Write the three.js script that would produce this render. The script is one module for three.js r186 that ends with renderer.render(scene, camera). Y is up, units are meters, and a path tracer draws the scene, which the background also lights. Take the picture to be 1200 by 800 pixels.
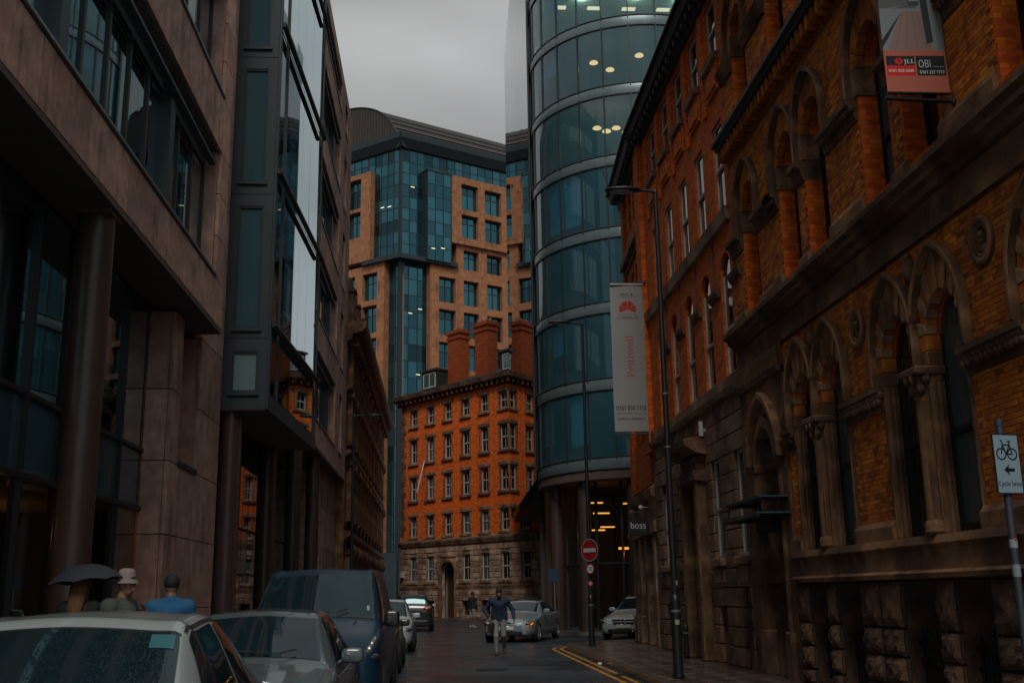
import * as THREE from 'three';
import { mergeGeometries, mergeVertices, toCreasedNormals } from 'three/addons/utils/BufferGeometryUtils.js';
import { MarchingCubes } from 'three/addons/objects/MarchingCubes.js';

// ---------- camera, sky, light, exposure ----------
const scene = new THREE.Scene();
const camera = new THREE.PerspectiveCamera(35.38, 1.5, 0.1, 900);
camera.position.set(0, 1.58, 0);
camera.up.set(-0.000535, 0.973028, 0.230688);
camera.lookAt(0.068293, 1.58 + 0.230185, -0.970748);
const renderer = new THREE.WebGLRenderer({ antialias: true });
renderer.toneMapping = THREE.LinearToneMapping;
renderer.toneMappingExposure = 0.98;
renderer.shadowMap.enabled = true;

function rng(seed) { let a = seed >>> 0; return () => { a = (a + 0x6D2B79F5) | 0; let t = Math.imul(a ^ (a >>> 15), 1 | a); t = (t + Math.imul(t ^ (t >>> 7), 61 | t)) ^ t; return ((t ^ (t >>> 14)) >>> 0) / 4294967296; }; }
// tileable value noise, several octaves, on an n x n grid
function noiseField(n, cells, octaves, seed, aspect = 1) {
  const out = new Float32Array(n * n), r = rng(seed); let amp = 1, tot = 0;
  for (let o = 0; o < octaves; o++) {
    const cx = cells << o, cy = Math.max(1, Math.round(cells * aspect)) << o, g = new Float32Array(cx * cy).map(() => r());
    for (let y = 0; y < n; y++) { const fy = y / n * cy, y0 = Math.floor(fy), ty = fy - y0, sy = ty * ty * (3 - 2 * ty);
      for (let x = 0; x < n; x++) { const fx = x / n * cx, x0 = Math.floor(fx), tx = fx - x0, sx = tx * tx * (3 - 2 * tx);
        const a = g[(y0 % cy) * cx + x0 % cx], b = g[(y0 % cy) * cx + (x0 + 1) % cx], c = g[((y0 + 1) % cy) * cx + x0 % cx], d = g[((y0 + 1) % cy) * cx + (x0 + 1) % cx];
        out[y * n + x] += amp * (a + (b - a) * sx + (c - a) * sy + (a - b - c + d) * sx * sy); } }
    tot += amp; amp *= 0.55;
  }
  for (let i = 0; i < out.length; i++) out[i] /= tot;
  return out;
}
{ // overcast sky
  const W = 512, H = 256, n = noiseField(512, 20, 5, 5, 1.6), m = noiseField(512, 8, 3, 9), d = new Float32Array(W * H * 4);
  for (let y = 0; y < H; y++) for (let x = 0; x < W; x++) {
    const c = 0.375 + 0.34 * (n[(y * 2) * 512 + x] - 0.5) + 0.11 * (m[y * 2 * 512 + x] - 0.5), i = (y * W + x) * 4;
    const w = 0.03 * (m[(y * 2) * 512 + (x + 200) % 512] - 0.5); d[i] = c * (0.97 - w); d[i + 1] = c * 0.998; d[i + 2] = c * (1.005 + w * 1.5); d[i + 3] = 1;
  }
  const t = new THREE.DataTexture(d, W, H, THREE.RGBAFormat, THREE.FloatType);
  t.mapping = THREE.EquirectangularReflectionMapping; t.magFilter = THREE.LinearFilter; t.needsUpdate = true;
  scene.background = t; scene.environment = t;
}
const sun = new THREE.DirectionalLight(0xfffaf0, 1.5);
sun.position.set(-4, 106, 66); sun.target.position.set(0, 6, -26); sun.castShadow = true; sun.shadow.radius = 38;
sun.shadow.mapSize.set(2048, 2048);
Object.assign(sun.shadow.camera, { left: -70, right: 70, top: 70, bottom: -70, near: 1, far: 320 });
scene.add(sun, sun.target);

// ---------- helpers ----------
const V3 = (x, y, z) => new THREE.Vector3(x, y, z);
const lin = (r, g, b) => new THREE.Color().setRGB(r, g, b);
const names = {};
function numbered(n) { const k = names[n] = (names[n] ?? -1) + 1; return k ? n + '_' + String(k).padStart(3, '0') : n; }
function tag(o, label, category, group, kind) { o.userData.label = label; if (category) o.userData.category = category; if (group) o.userData.group = group; if (kind) o.userData.kind = kind; return o; }
function thing(name, label, category, pos = [0, 0, 0], turn = 0, group) {
  const o = new THREE.Group(); o.name = numbered(name); o.position.set(...pos); o.rotation.y = turn; scene.add(o);
  return tag(o, label, category, group);
}
function boxUV(g) {
  const p = g.attributes.position, uv = new Float32Array(p.count * 2), a = V3(), b = V3(), c = V3();
  for (let i = 0; i < p.count; i += 3) {
    a.fromBufferAttribute(p, i); b.fromBufferAttribute(p, i + 1).sub(a); c.fromBufferAttribute(p, i + 2).sub(a); b.cross(c);
    const nx = Math.abs(b.x), ny = Math.abs(b.y), nz = Math.abs(b.z);
    for (let k = 0; k < 3; k++) { a.fromBufferAttribute(p, i + k);
      const [u, v] = ny >= nx && ny >= nz ? [a.x, a.z] : nx >= nz ? [a.z, a.y] : [a.x, a.y];
      uv[(i + k) * 2] = u; uv[(i + k) * 2 + 1] = v; }
  }
  g.setAttribute('uv', new THREE.BufferAttribute(uv, 2)); return g;
}
function flat(g) { const o = g.index ? g.toNonIndexed() : g; for (const k of Object.keys(o.attributes)) if (!['position', 'normal', 'color'].includes(k)) o.deleteAttribute(k); return o; }
function join(list) { const l = [list].flat(9).map(flat); if (l.length === 1) return l[0]; if (l.some(g => g.attributes.color)) for (const g of l) if (!g.attributes.color) g.setAttribute('color', new THREE.BufferAttribute(new Float32Array(g.attributes.position.count * 3).fill(1), 3)); return mergeGeometries(l); }
function mesh(name, geos, mat, parent, label) {
  const m = new THREE.Mesh(boxUV(join(geos)), mat); m.castShadow = m.receiveShadow = true;
  m.name = parent ? name : numbered(name); if (label) m.userData.label = label;
  (parent || scene).add(m); return m;
}
// a piece that shares its geometry with others, placed in its parent's frame
function piece(name, geo, mat, parent, x, y, z, ry = 0, rx = 0, rz = 0) { const m = new THREE.Mesh(geo, mat); m.castShadow = m.receiveShadow = true; m.name = name; m.position.set(x, y, z); m.rotation.set(rx, ry, rz); parent.add(m); return m; }
const bx = (x0, x1, y0, y1, z0, z1) => new THREE.BoxGeometry(Math.abs(x1 - x0), Math.abs(y1 - y0), Math.abs(z1 - z0)).translate((x0 + x1) / 2, (y0 + y1) / 2, (z0 + z1) / 2);
// box with chamfered edges, 44 triangles, centred
function cbox(w, h, d, c) {
  const s = [w / 2, h / 2, d / 2], pos = [], P = (sx, sy, sz, ax) => { const v = [sx * s[0], sy * s[1], sz * s[2]], sg = [sx, sy, sz]; for (let i = 0; i < 3; i++) if (i !== ax) v[i] -= sg[i] * c; return v; };
  const tri = (a, b, e) => { const u = V3(...b).sub(V3(...a)), v = V3(...e).sub(V3(...a)), n = u.cross(v), m = V3(...a).add(V3(...b)).add(V3(...e)); n.dot(m) >= 0 ? pos.push(...a, ...b, ...e) : pos.push(...a, ...e, ...b); };
  const quad = (a, b, e, f) => { tri(a, b, e); tri(a, e, f); };
  for (const t of [-1, 1]) { quad(P(t, -1, -1, 0), P(t, 1, -1, 0), P(t, 1, 1, 0), P(t, -1, 1, 0)); quad(P(-1, t, -1, 1), P(1, t, -1, 1), P(1, t, 1, 1), P(-1, t, 1, 1)); quad(P(-1, -1, t, 2), P(1, -1, t, 2), P(1, 1, t, 2), P(-1, 1, t, 2)); }
  for (const a of [-1, 1]) for (const b of [-1, 1]) { quad(P(a, b, -1, 0), P(a, b, 1, 0), P(a, b, 1, 1), P(a, b, -1, 1)); quad(P(a, -1, b, 0), P(a, 1, b, 0), P(a, 1, b, 2), P(a, -1, b, 2)); quad(P(-1, a, b, 1), P(1, a, b, 1), P(1, a, b, 2), P(-1, a, b, 2)); }
  for (const a of [-1, 1]) for (const b of [-1, 1]) for (const e of [-1, 1]) tri(P(a, b, e, 0), P(a, b, e, 1), P(a, b, e, 2));
  const g = new THREE.BufferGeometry(); g.setAttribute('position', new THREE.Float32BufferAttribute(pos, 3)); g.computeVertexNormals(); return g;
}
const cb = (x0, x1, y0, y1, z0, z1, c = 0.012) => cbox(Math.abs(x1 - x0), Math.abs(y1 - y0), Math.abs(z1 - z0), c).translate((x0 + x1) / 2, (y0 + y1) / 2, (z0 + z1) / 2);
const cyl = (x, y0, y1, z, r0, r1 = r0, seg = 20) => new THREE.CylinderGeometry(r1, r0, y1 - y0, seg).translate(x, (y0 + y1) / 2, z);
const lathe = (pts, x, y, z, seg = 20) => new THREE.LatheGeometry(pts.map(p => new THREE.Vector2(p[0], p[1])), seg).translate(x, y, z);
const tube = (pts, r, seg = 24, rad = 8) => new THREE.TubeGeometry(new THREE.CatmullRomCurve3(pts.map(p => V3(...p)), false, 'centripetal'), seg, r, rad);
function bar(a, b, r, rad = 8, r2 = r) { const p = V3(...a), q = V3(...b), d = q.clone().sub(p); return new THREE.CylinderGeometry(r2, r, d.length(), rad).applyQuaternion(new THREE.Quaternion().setFromUnitVectors(V3(0, 1, 0), d.clone().normalize())).translate((p.x + q.x) / 2, (p.y + q.y) / 2, (p.z + q.z) / 2); }
const ell = (x, y, z, a, b, c, seg = 12) => new THREE.SphereGeometry(1, seg, Math.max(6, seg * 0.7 | 0)).scale(a, b, c).translate(x, y, z);
// extrude a 2-d outline (with holes) along +z from z0, thickness d
function ext(pts, d, z0 = 0, holes = [], bevel = 0) {
  const s = pts.isShape ? pts : new THREE.Shape(pts.map(p => new THREE.Vector2(p[0], p[1])));
  for (const h of holes) s.holes.push(new THREE.Path(h.map(p => new THREE.Vector2(p[0], p[1]))));
  return new THREE.ExtrudeGeometry(s, { depth: d - 2 * bevel, bevelEnabled: bevel > 0, bevelThickness: bevel, bevelSize: bevel, bevelOffset: -bevel, bevelSegments: 1, curveSegments: 10 }).translate(0, 0, z0 + bevel);
}
const rectP = (x0, x1, y0, y1) => [[x0, y0], [x1, y0], [x1, y1], [x0, y1]];
// profile (outward o, height y) swept along x from x0 to x1: cornices and string courses; outward is +z
const course = (prof, x0, x1) => ext(prof, x1 - x0).rotateY(-Math.PI / 2).translate(x1, 0, 0);
// points of a pointed (or round) arch outline from the right springing to the left one
function archPts(cx, ys, a, rise, n = 12) {
  const out = [];
  if (rise <= a * 1.02) { for (let i = 0; i <= n; i++) { const t = Math.PI * i / n; out.push([cx + a * Math.cos(t), ys + rise * Math.sin(t)]); } return out; }
  const R = (a * a + rise * rise) / (2 * a), e = Math.asin(rise / R), h = n >> 1;
  for (let i = 0; i <= h; i++) { const t = e * i / h; out.push([cx + a - R + R * Math.cos(t), ys + R * Math.sin(t)]); }
  for (let i = h - 1; i >= 0; i--) { const t = e * i / h; out.push([cx - a + R - R * Math.cos(t), ys + R * Math.sin(t)]); }
  return out;
}
const opening = (cx, a, y0, ys, rise, n = 12) => [[cx - a, y0], [cx + a, y0], ...archPts(cx, ys, a, rise, n)];
function tint(g, c) { g = flat(g); const n = g.attributes.position.count, a = new Float32Array(n * 3); for (let i = 0; i < n; i++) { a[i * 3] = c[0]; a[i * 3 + 1] = c[1]; a[i * 3 + 2] = c[2]; } g.setAttribute('color', new THREE.BufferAttribute(a, 3)); return g; }

// ---------- textures and materials ----------
function tex(n, m, f, metresU, metresV, srgb = true) {
  const d = new Uint8Array(n * m * 4);
  for (let y = 0; y < m; y++) for (let x = 0; x < n; x++) { const c = f(x, y), i = (y * n + x) * 4; d[i] = c[0] * 255; d[i + 1] = c[1] * 255; d[i + 2] = c[2] * 255; d[i + 3] = 255; }
  const t = new THREE.DataTexture(d, n, m); t.wrapS = t.wrapT = THREE.RepeatWrapping; t.magFilter = THREE.LinearFilter; t.minFilter = THREE.LinearMipmapLinearFilter; t.generateMipmaps = true;
  if (srgb) t.colorSpace = THREE.SRGBColorSpace; t.repeat.set(1 / metresU, 1 / metresV); t.needsUpdate = true; return t;
}
const cl = (v) => Math.min(1, Math.max(0, v));
const mixc = (a, b, t) => [a[0] + (b[0] - a[0]) * t, a[1] + (b[1] - a[1]) * t, a[2] + (b[2] - a[2]) * t];
const nA = noiseField(512, 8, 6, 21), nB = noiseField(512, 4, 4, 33), nC = noiseField(512, 32, 4, 55), nS = noiseField(512, 24, 4, 77, 0.08);
const at = (f, x, y) => f[((y % 512) + 512) % 512 * 512 + ((x % 512) + 512) % 512];
const stoneTex = tex(512, 512, (x, y) => { const v = 0.80 + 0.32 * (at(nA, x, y) - 0.5) + 0.16 * (at(nC, x, y) - 0.5) - 0.26 * cl(at(nS, x, y) * 2 - 1.02), w = at(nB, x, y); return [cl(v * (1 + 0.06 * (w - 0.5))), cl(v), cl(v * (1 - 0.1 * (w - 0.5)))]; }, 3.1, 3.1);
const sootTex = tex(512, 512, (x, y) => { const s = cl((at(nB, x + 90, y) - 0.44) * 3), v = 0.84 + 0.36 * (at(nA, x, y) - 0.5) + 0.2 * (at(nC, x, y) - 0.5); return mixc([cl(v), cl(v), cl(v)], [v * 0.5, v * 0.46, v * 0.44], s * 0.75); }, 2.3, 2.3);
const roughBump = tex(512, 512, (x, y) => { const v = 0.6 * at(nC, x, y) + 0.4 * at(nA, x * 2, y * 2); return [v, v, v]; }, 0.9, 0.9, false);
function brickTexture(seed, base, dark, mortar) { // 8 bricks x 16 courses, stretcher bond: for walls too far to tell the bricks apart
  const r = rng(seed), W = 512, H = 512, tone = Array.from({ length: 16 * 8 }, () => [r(), r()]);
  return tex(W, H, (x, y) => {
    const row = y >> 5, xx = (x + (row & 1) * 32) % W, col = xx >> 6, lx = xx & 63, ly = y & 31, n = at(nC, x, y) - 0.5;
    if (lx < 3 || ly < 4) return mortar.map(v => cl(v + n * 0.1));
    const t = tone[row * 8 + col], c = mixc(base, dark, t[0] ** 1.6), k = 0.86 + 0.3 * t[1] + n * 0.25; return c.map(v => cl(v * k));
  }, 1.8, 1.2);
}
const brickTexD = brickTexture(14, [0.99, 0.53, 0.20], [0.84, 0.38, 0.15], [0.66, 0.42, 0.28]);
const asphaltTex = tex(512, 512, (x, y) => { const v = 0.30 + 0.22 * (at(nC, x * 3, y * 3) - 0.5) + 0.20 * (at(nB, x, y) - 0.5) + 0.12 * (at(nA, x, y) - 0.5); return [v, v, v * 1.03]; }, 7, 7);
const wetTex = tex(512, 512, (x, y) => { const p = cl((at(nB, x, y) - 0.42) * 4), v = 0.20 + 0.30 * p + 0.10 * at(nC, x, y); return [v, v, v]; }, 5.3, 5.3, false);
const fineBump = tex(512, 512, (x, y) => { const v = at(nC, x * 2, y * 2); return [v, v, v]; }, 0.6, 0.6, false);
const dropTex = (() => { const r = rng(71), W = 512, f = new Float32Array(W * W); for (let k = 0; k < 1500; k++) { const cx = r() * W, cy = r() * W, a = 1.4 + r() ** 3 * 5, st = 1 + (r() < 0.12 ? r() * 5 : 0); for (let y = -a * st | 0; y <= a * st; y++) for (let x = -a | 0; x <= a; x++) { const q = (x / a) ** 2 + (y / a / st) ** 2; if (q < 1) { const i = ((cy + y + W | 0) % W) * W + (cx + x + W | 0) % W; f[i] = Math.max(f[i], Math.sqrt(1 - q)); } } } return tex(W, W, (x, y) => { const v = f[y * W + x]; return [v, v, v]; }, 0.5, 0.5, false); })();
const panelTex = tex(512, 512, (x, y) => { const v = 0.88 + 0.14 * (at(nA, x, y) - 0.5) + 0.10 * (at(nS, x, y) - 0.5); return [v, v, v]; }, 2.2, 2.2);
function mat(color, roughness = 0.8, o = {}) { return new THREE.MeshPhysicalMaterial({ color: Array.isArray(color) ? lin(...color) : color, roughness, metalness: 0, ...o }); }
const stone = (c, o = {}) => mat(c, 0.88, { map: stoneTex, bumpMap: roughBump, bumpScale: 0.004, ...o });
const M = {
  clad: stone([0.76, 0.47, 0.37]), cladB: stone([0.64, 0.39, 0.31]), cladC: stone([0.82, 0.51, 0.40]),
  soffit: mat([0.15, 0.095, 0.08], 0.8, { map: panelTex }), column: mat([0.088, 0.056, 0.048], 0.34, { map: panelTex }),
  grey: mat([0.048, 0.07, 0.084], 0.5, { map: panelTex, metalness: 0.2 }), greyDark: mat([0.03, 0.035, 0.04], 0.5, { metalness: 0.2 }), greyLight: mat([0.16, 0.19, 0.20], 0.4, { metalness: 0.4 }),
  black: mat([0.012, 0.013, 0.014], 0.5), blackGloss: mat([0.01, 0.011, 0.012], 0.3, { clearcoat: 0.5 }),
  mirrorGlass: mat([0.46, 0.64, 0.70], 0.015, { metalness: 1 }),
  blueGlass: mat([0.05, 0.10, 0.12], 0.06, { ior: 2.0, specularColor: lin(0.55, 0.88, 1) }),
  bayGlass: mat([0.048, 0.105, 0.13], 0.08, { ior: 1.7 }), paleGlass: mat([0.16, 0.26, 0.27], 0.1, { ior: 1.7 }),
  darkGlass: mat([0.012, 0.016, 0.018], 0.03, { ior: 1.7 }),
  blindGlass: mat([0.05, 0.085, 0.095], 0.12, { ior: 1.7 }),
  tealGlass: [0, 1, 2].map(i => mat([[0.055, 0.19, 0.24], [0.035, 0.125, 0.16], [0.022, 0.07, 0.09]][i], 0.05, { metalness: 0.85, ior: 1.8 })),
  wingGlass: mat([0.12, 0.22, 0.25], 0.01, { transmission: 1, thickness: 0, ior: 1.6 }),
  towerGlass: mat([0.15, 0.45, 0.57], 0.01, { transmission: 0.84, thickness: 0, ior: 1.7 }),
  shopGlass: mat([0.55, 0.62, 0.64], 0.01, { transmission: 1, thickness: 0, ior: 1.5 }),
  band: mat([0.20, 0.27, 0.29], 0.35, { metalness: 0.3, map: panelTex }),
  brickFar: mat([0.72, 0.56, 0.17], 0.9, { map: brickTexD, bumpMap: roughBump, bumpScale: 0.003 }),
  brickD: mat([1.0, 0.72, 0.38], 0.9, { map: brickTexD, bumpMap: roughBump, bumpScale: 0.003 }),
  gstone: mat([0.39, 0.20, 0.095], 0.9, { map: sootTex, bumpMap: roughBump, bumpScale: 0.006 }), gstoneB: mat([0.28, 0.15, 0.08], 0.9, { map: sootTex, bumpMap: roughBump, bumpScale: 0.006 }),
  gstoneL: mat([0.56, 0.33, 0.19], 0.9, { map: sootTex, bumpMap: roughBump, bumpScale: 0.006 }),
  rock: mat([0.33, 0.19, 0.11], 0.95, { map: sootTex, bumpMap: roughBump, bumpScale: 0.03 }), rockB: mat([0.24, 0.135, 0.09], 0.95, { map: sootTex, bumpMap: roughBump, bumpScale: 0.03 }),
  dstone: mat([0.46, 0.275, 0.165], 0.9, { map: sootTex, bumpMap: roughBump, bumpScale: 0.004 }), dstoneB: mat([0.38, 0.22, 0.135], 0.9, { map: sootTex, bumpMap: roughBump, bumpScale: 0.004 }),
  dressed: mat([0.80, 0.52, 0.37], 0.9, { map: sootTex, bumpMap: roughBump, bumpScale: 0.004 }), dressedB: mat([0.70, 0.45, 0.32], 0.9, { map: sootTex, bumpMap: roughBump, bumpScale: 0.004 }), chimneyBrick: mat([0.33, 0.22, 0.08], 0.9, { map: brickTexD, bumpMap: roughBump, bumpScale: 0.003 }),
  mortar: mat([0.34, 0.125, 0.04], 0.95, { map: stoneTex }),
  officeStone: mat([0.60, 0.255, 0.12], 0.85, { map: stoneTex }),
  white: mat([0.62, 0.60, 0.56], 0.6, { map: panelTex }), lead: mat([0.05, 0.05, 0.052], 0.6, { map: panelTex }), slate: mat([0.045, 0.047, 0.052], 0.65, { map: sootTex }),
  roofMetal: mat([0.085, 0.068, 0.064], 0.5, { metalness: 0.3, map: panelTex }), roofLight: mat([0.17, 0.175, 0.18], 0.45, { metalness: 0.4 }),
  iron: mat([0.016, 0.017, 0.018], 0.45, { metalness: 0.4 }), post: mat([0.014, 0.016, 0.018], 0.38, { metalness: 0.2 }),
  interior: mat([0.34, 0.34, 0.33], 0.9), interiorDark: mat([0.24, 0.22, 0.20], 0.9), ceiling: mat([0.45, 0.45, 0.43], 0.9), blind: mat([0.42, 0.46, 0.46], 0.9),
  wood: mat([0.06, 0.03, 0.018], 0.5),
};
const glow = (r, g, b, k) => new THREE.MeshStandardMaterial({ color: 0x000000, emissive: lin(r, g, b), emissiveIntensity: k, roughness: 0.6 });
// ---------- ground, road, pavements ----------
const asphalt = mat([0.27, 0.41, 0.50], 1, { map: asphaltTex, roughnessMap: wetTex, bumpMap: fineBump, bumpScale: 0.003, clearcoat: 0.18, clearcoatRoughness: 0.25 });
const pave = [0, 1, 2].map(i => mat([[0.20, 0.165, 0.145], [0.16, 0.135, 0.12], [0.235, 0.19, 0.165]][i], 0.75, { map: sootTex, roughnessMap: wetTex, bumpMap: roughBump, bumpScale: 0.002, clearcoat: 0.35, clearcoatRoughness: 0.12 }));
const kerbMat = mat([0.15, 0.14, 0.13], 0.7, { map: sootTex, roughnessMap: wetTex });
const yellow = mat([0.95, 0.42, 0.04], 0.5, { map: tex(256, 256, (x, y) => { const w = cl((at(nC, x * 2, y * 2) - 0.33) * 6), v = 0.8 + 0.3 * (at(nA, x, y) - 0.5); return mixc([0.34, 0.30, 0.26], [v, v, v], w); }, 1.3, 1.3) });
const sheet = (pts, y) => new THREE.ShapeGeometry(new THREE.Shape(pts.map(p => new THREE.Vector2(p[0], -p[1])))).rotateX(-Math.PI / 2).translate(0, y, 0);
const struct = (name, geos, m, label) => { const o = mesh(name, geos, m); o.userData.kind = 'structure'; o.userData.label = label; return o; };
struct('ground', sheet([[-420, 420], [420, 420], [420, -420], [-420, -420]], -0.03), mat([0.06, 0.058, 0.055], 0.9, { map: stoneTex }), 'grey city ground running to the horizon beyond the streets');
struct('road', sheet([[-40, 30], [40, 30], [40, -135], [-40, -135]], 0), asphalt, 'wet dark asphalt road with puddled sheen');
// kerb line of the brick corner: straight along x = 3.75, then a quarter turn into the side street
const KR = 3.4, KZ = -32.2;
function kerbPath(off, zStart = 14, xEnd = 34) { const p = [[3.75 - off, zStart], [3.75 - off, KZ]]; for (let i = 1; i <= 14; i++) { const t = Math.PI / 2 * i / 14; p.push([3.75 + KR - (KR + off) * Math.cos(t), KZ - (KR + off) * Math.sin(t)]); } p.push([xEnd, KZ - KR - off]); return p; }
function ribbon(path, w, y) { const pos = [], q = path.map((p, i) => { const a = path[Math.max(0, i - 1)], b = path[Math.min(path.length - 1, i + 1)], dx = b[0] - a[0], dz = b[1] - a[1], l = Math.hypot(dx, dz); return [[p[0] - dz / l * w / 2, p[1] + dx / l * w / 2], [p[0] + dz / l * w / 2, p[1] - dx / l * w / 2]]; });
  for (let i = 0; i + 1 < q.length; i++) { const [a, b] = q[i], [c, d] = q[i + 1]; pos.push(a[0], y, a[1], b[0], y, b[1], d[0], y, d[1], a[0], y, a[1], d[0], y, d[1], c[0], y, c[1]); }
  const g = new THREE.BufferGeometry(); g.setAttribute('position', new THREE.Float32BufferAttribute(pos, 3)); g.computeVertexNormals(); if (g.attributes.normal.getY(0) < 0) { for (let i = 0; i < pos.length; i += 9) for (let k = 0; k < 3; k++) { const t = pos[i + 3 + k]; pos[i + 3 + k] = pos[i + 6 + k]; pos[i + 6 + k] = t; } g.setAttribute('position', new THREE.Float32BufferAttribute(pos, 3)); g.computeVertexNormals(); } return g; }
function slab(pts, y0, y1) { return ext(pts.map(p => [p[0], -p[1]]), y1 - y0).rotateX(-Math.PI / 2).translate(0, y0, 0); }
const pavR = struct('pavement', slab([...kerbPath(-0.152), [34, 14]], -0.02, 0.105), mat([0.05, 0.043, 0.04], 0.6, { map: sootTex, roughnessMap: wetTex }), 'wet stone pavement along the brick buildings');
{ const kerb = struct('kerb', slab([...kerbPath(-0.004), [34, KZ - KR + 0.148], ...kerbPath(-0.15).reverse().slice(1)], -0.02, 0.09), kerbMat, 'grey stone kerb at the edge of the brick-side pavement');
  const r = rng(3), ks = cbox(0.152, 0.12, 0.905, 0.012); for (let z = -9; z > -32; z -= 0.915) piece('kerb_stone', ks, kerbMat, kerb, 3.826, 0.064, z, (r() - 0.5) * 0.006, 0, (r() - 0.5) * 0.02);
  for (let i = 0; i < 7; i++) { const t = Math.PI / 2 * (i + 0.5) / 7; piece('kerb_stone', cbox(0.152, 0.12, 0.75, 0.012), kerbMat, kerb, 3.75 + KR - (KR - 0.077) * Math.cos(t), 0.064, KZ - (KR - 0.077) * Math.sin(t), -t); } }
{ const r = rng(12), g = boxUV(cbox(0.512, 0.05, 0.742, 0.006)); for (let i = 0; i < 32; i++) for (let j = 0; j < 4; j++) { const z = -10.2 - i * 0.752, x = 4.17 + j * 0.522; const gg = g; piece('paving_slab', gg, pave[r() * 3 | 0], pavR, x, 0.098 + r() * 0.004, z - (j & 1) * 0.36, 0, (r() - 0.5) * 0.008, (r() - 0.5) * 0.008); } }
struct('yellow_line', ribbon(kerbPath(0.17), 0.1, 0.004), yellow, 'worn yellow no-parking line hugging the kerb');
struct('yellow_line', ribbon(kerbPath(0.40), 0.1, 0.004), yellow, 'worn yellow no-parking line farther out from the kerb');
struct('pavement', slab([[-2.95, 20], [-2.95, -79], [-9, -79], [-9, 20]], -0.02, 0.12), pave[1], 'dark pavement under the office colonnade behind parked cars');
struct('pavement', slab([[34, -42.5], [7.4, -42.5], [5.6, -42.9], [4.4, -43.8], [3.8, -45.4], [3.9, -76], [34, -76]], -0.02, 0.11), pave[0], 'pavement round the foot of the glass tower');
struct('pavement', slab([[-9, -86], [-3.6, -78.9], [6.2, -66.5], [8, -67], [16, -80], [0, -96]], -0.02, 0.10), pave[2], 'pavement at the foot of the orange brick block');
struct('road_patch', [[-0.2, -20.4, 1.9, -22.6], [1.6, -25.5, 2.9, -27.2]].map(([a, b, c, d]) => sheet([[a, b], [c, b + 0.15], [c - 0.1, d], [a + 0.15, d - 0.1]], 0.004)), mat([0.17, 0.24, 0.29], 1, { map: asphaltTex, roughnessMap: wetTex, bumpMap: fineBump, bumpScale: 0.004 }), 'darker repaired patches in the wet asphalt');
{ const d = thing('manhole_cover', 'round iron manhole cover in the road before the walking man', 'manhole', [1.15, 0.004, -24.2]); mesh('cover', [cyl(0, -0.01, 0.008, 0, 0.3, 0.3, 28)], M.iron, d); mesh('rim', [new THREE.TorusGeometry(0.33, 0.02, 6, 32).rotateX(Math.PI / 2).scale(1, 0.4, 1)], M.iron, d); for (let i = -3; i <= 3; i++) piece('tread', cbox(0.42 - Math.abs(i) * 0.05, 0.008, 0.03, 0.002), M.iron, d, 0, 0.010, i * 0.07); }
{ const d = thing('drain_grate', 'iron drain grate in the gutter beside the yellow lines', 'drain', [3.66, 0.006, -21.9]); mesh('frame', [bx(-0.2, 0.09, -0.01, 0.006, -0.25, -0.22), bx(-0.2, 0.09, -0.01, 0.006, 0.22, 0.25), bx(-0.2, -0.17, -0.01, 0.006, -0.22, 0.22), bx(0.06, 0.09, -0.01, 0.006, -0.22, 0.22)], M.iron, d); for (let i = 0; i < 6; i++) piece('slat', cbox(0.23, 0.014, 0.03, 0.003), M.iron, d, -0.055, 0, -0.18 + i * 0.07); }
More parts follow.
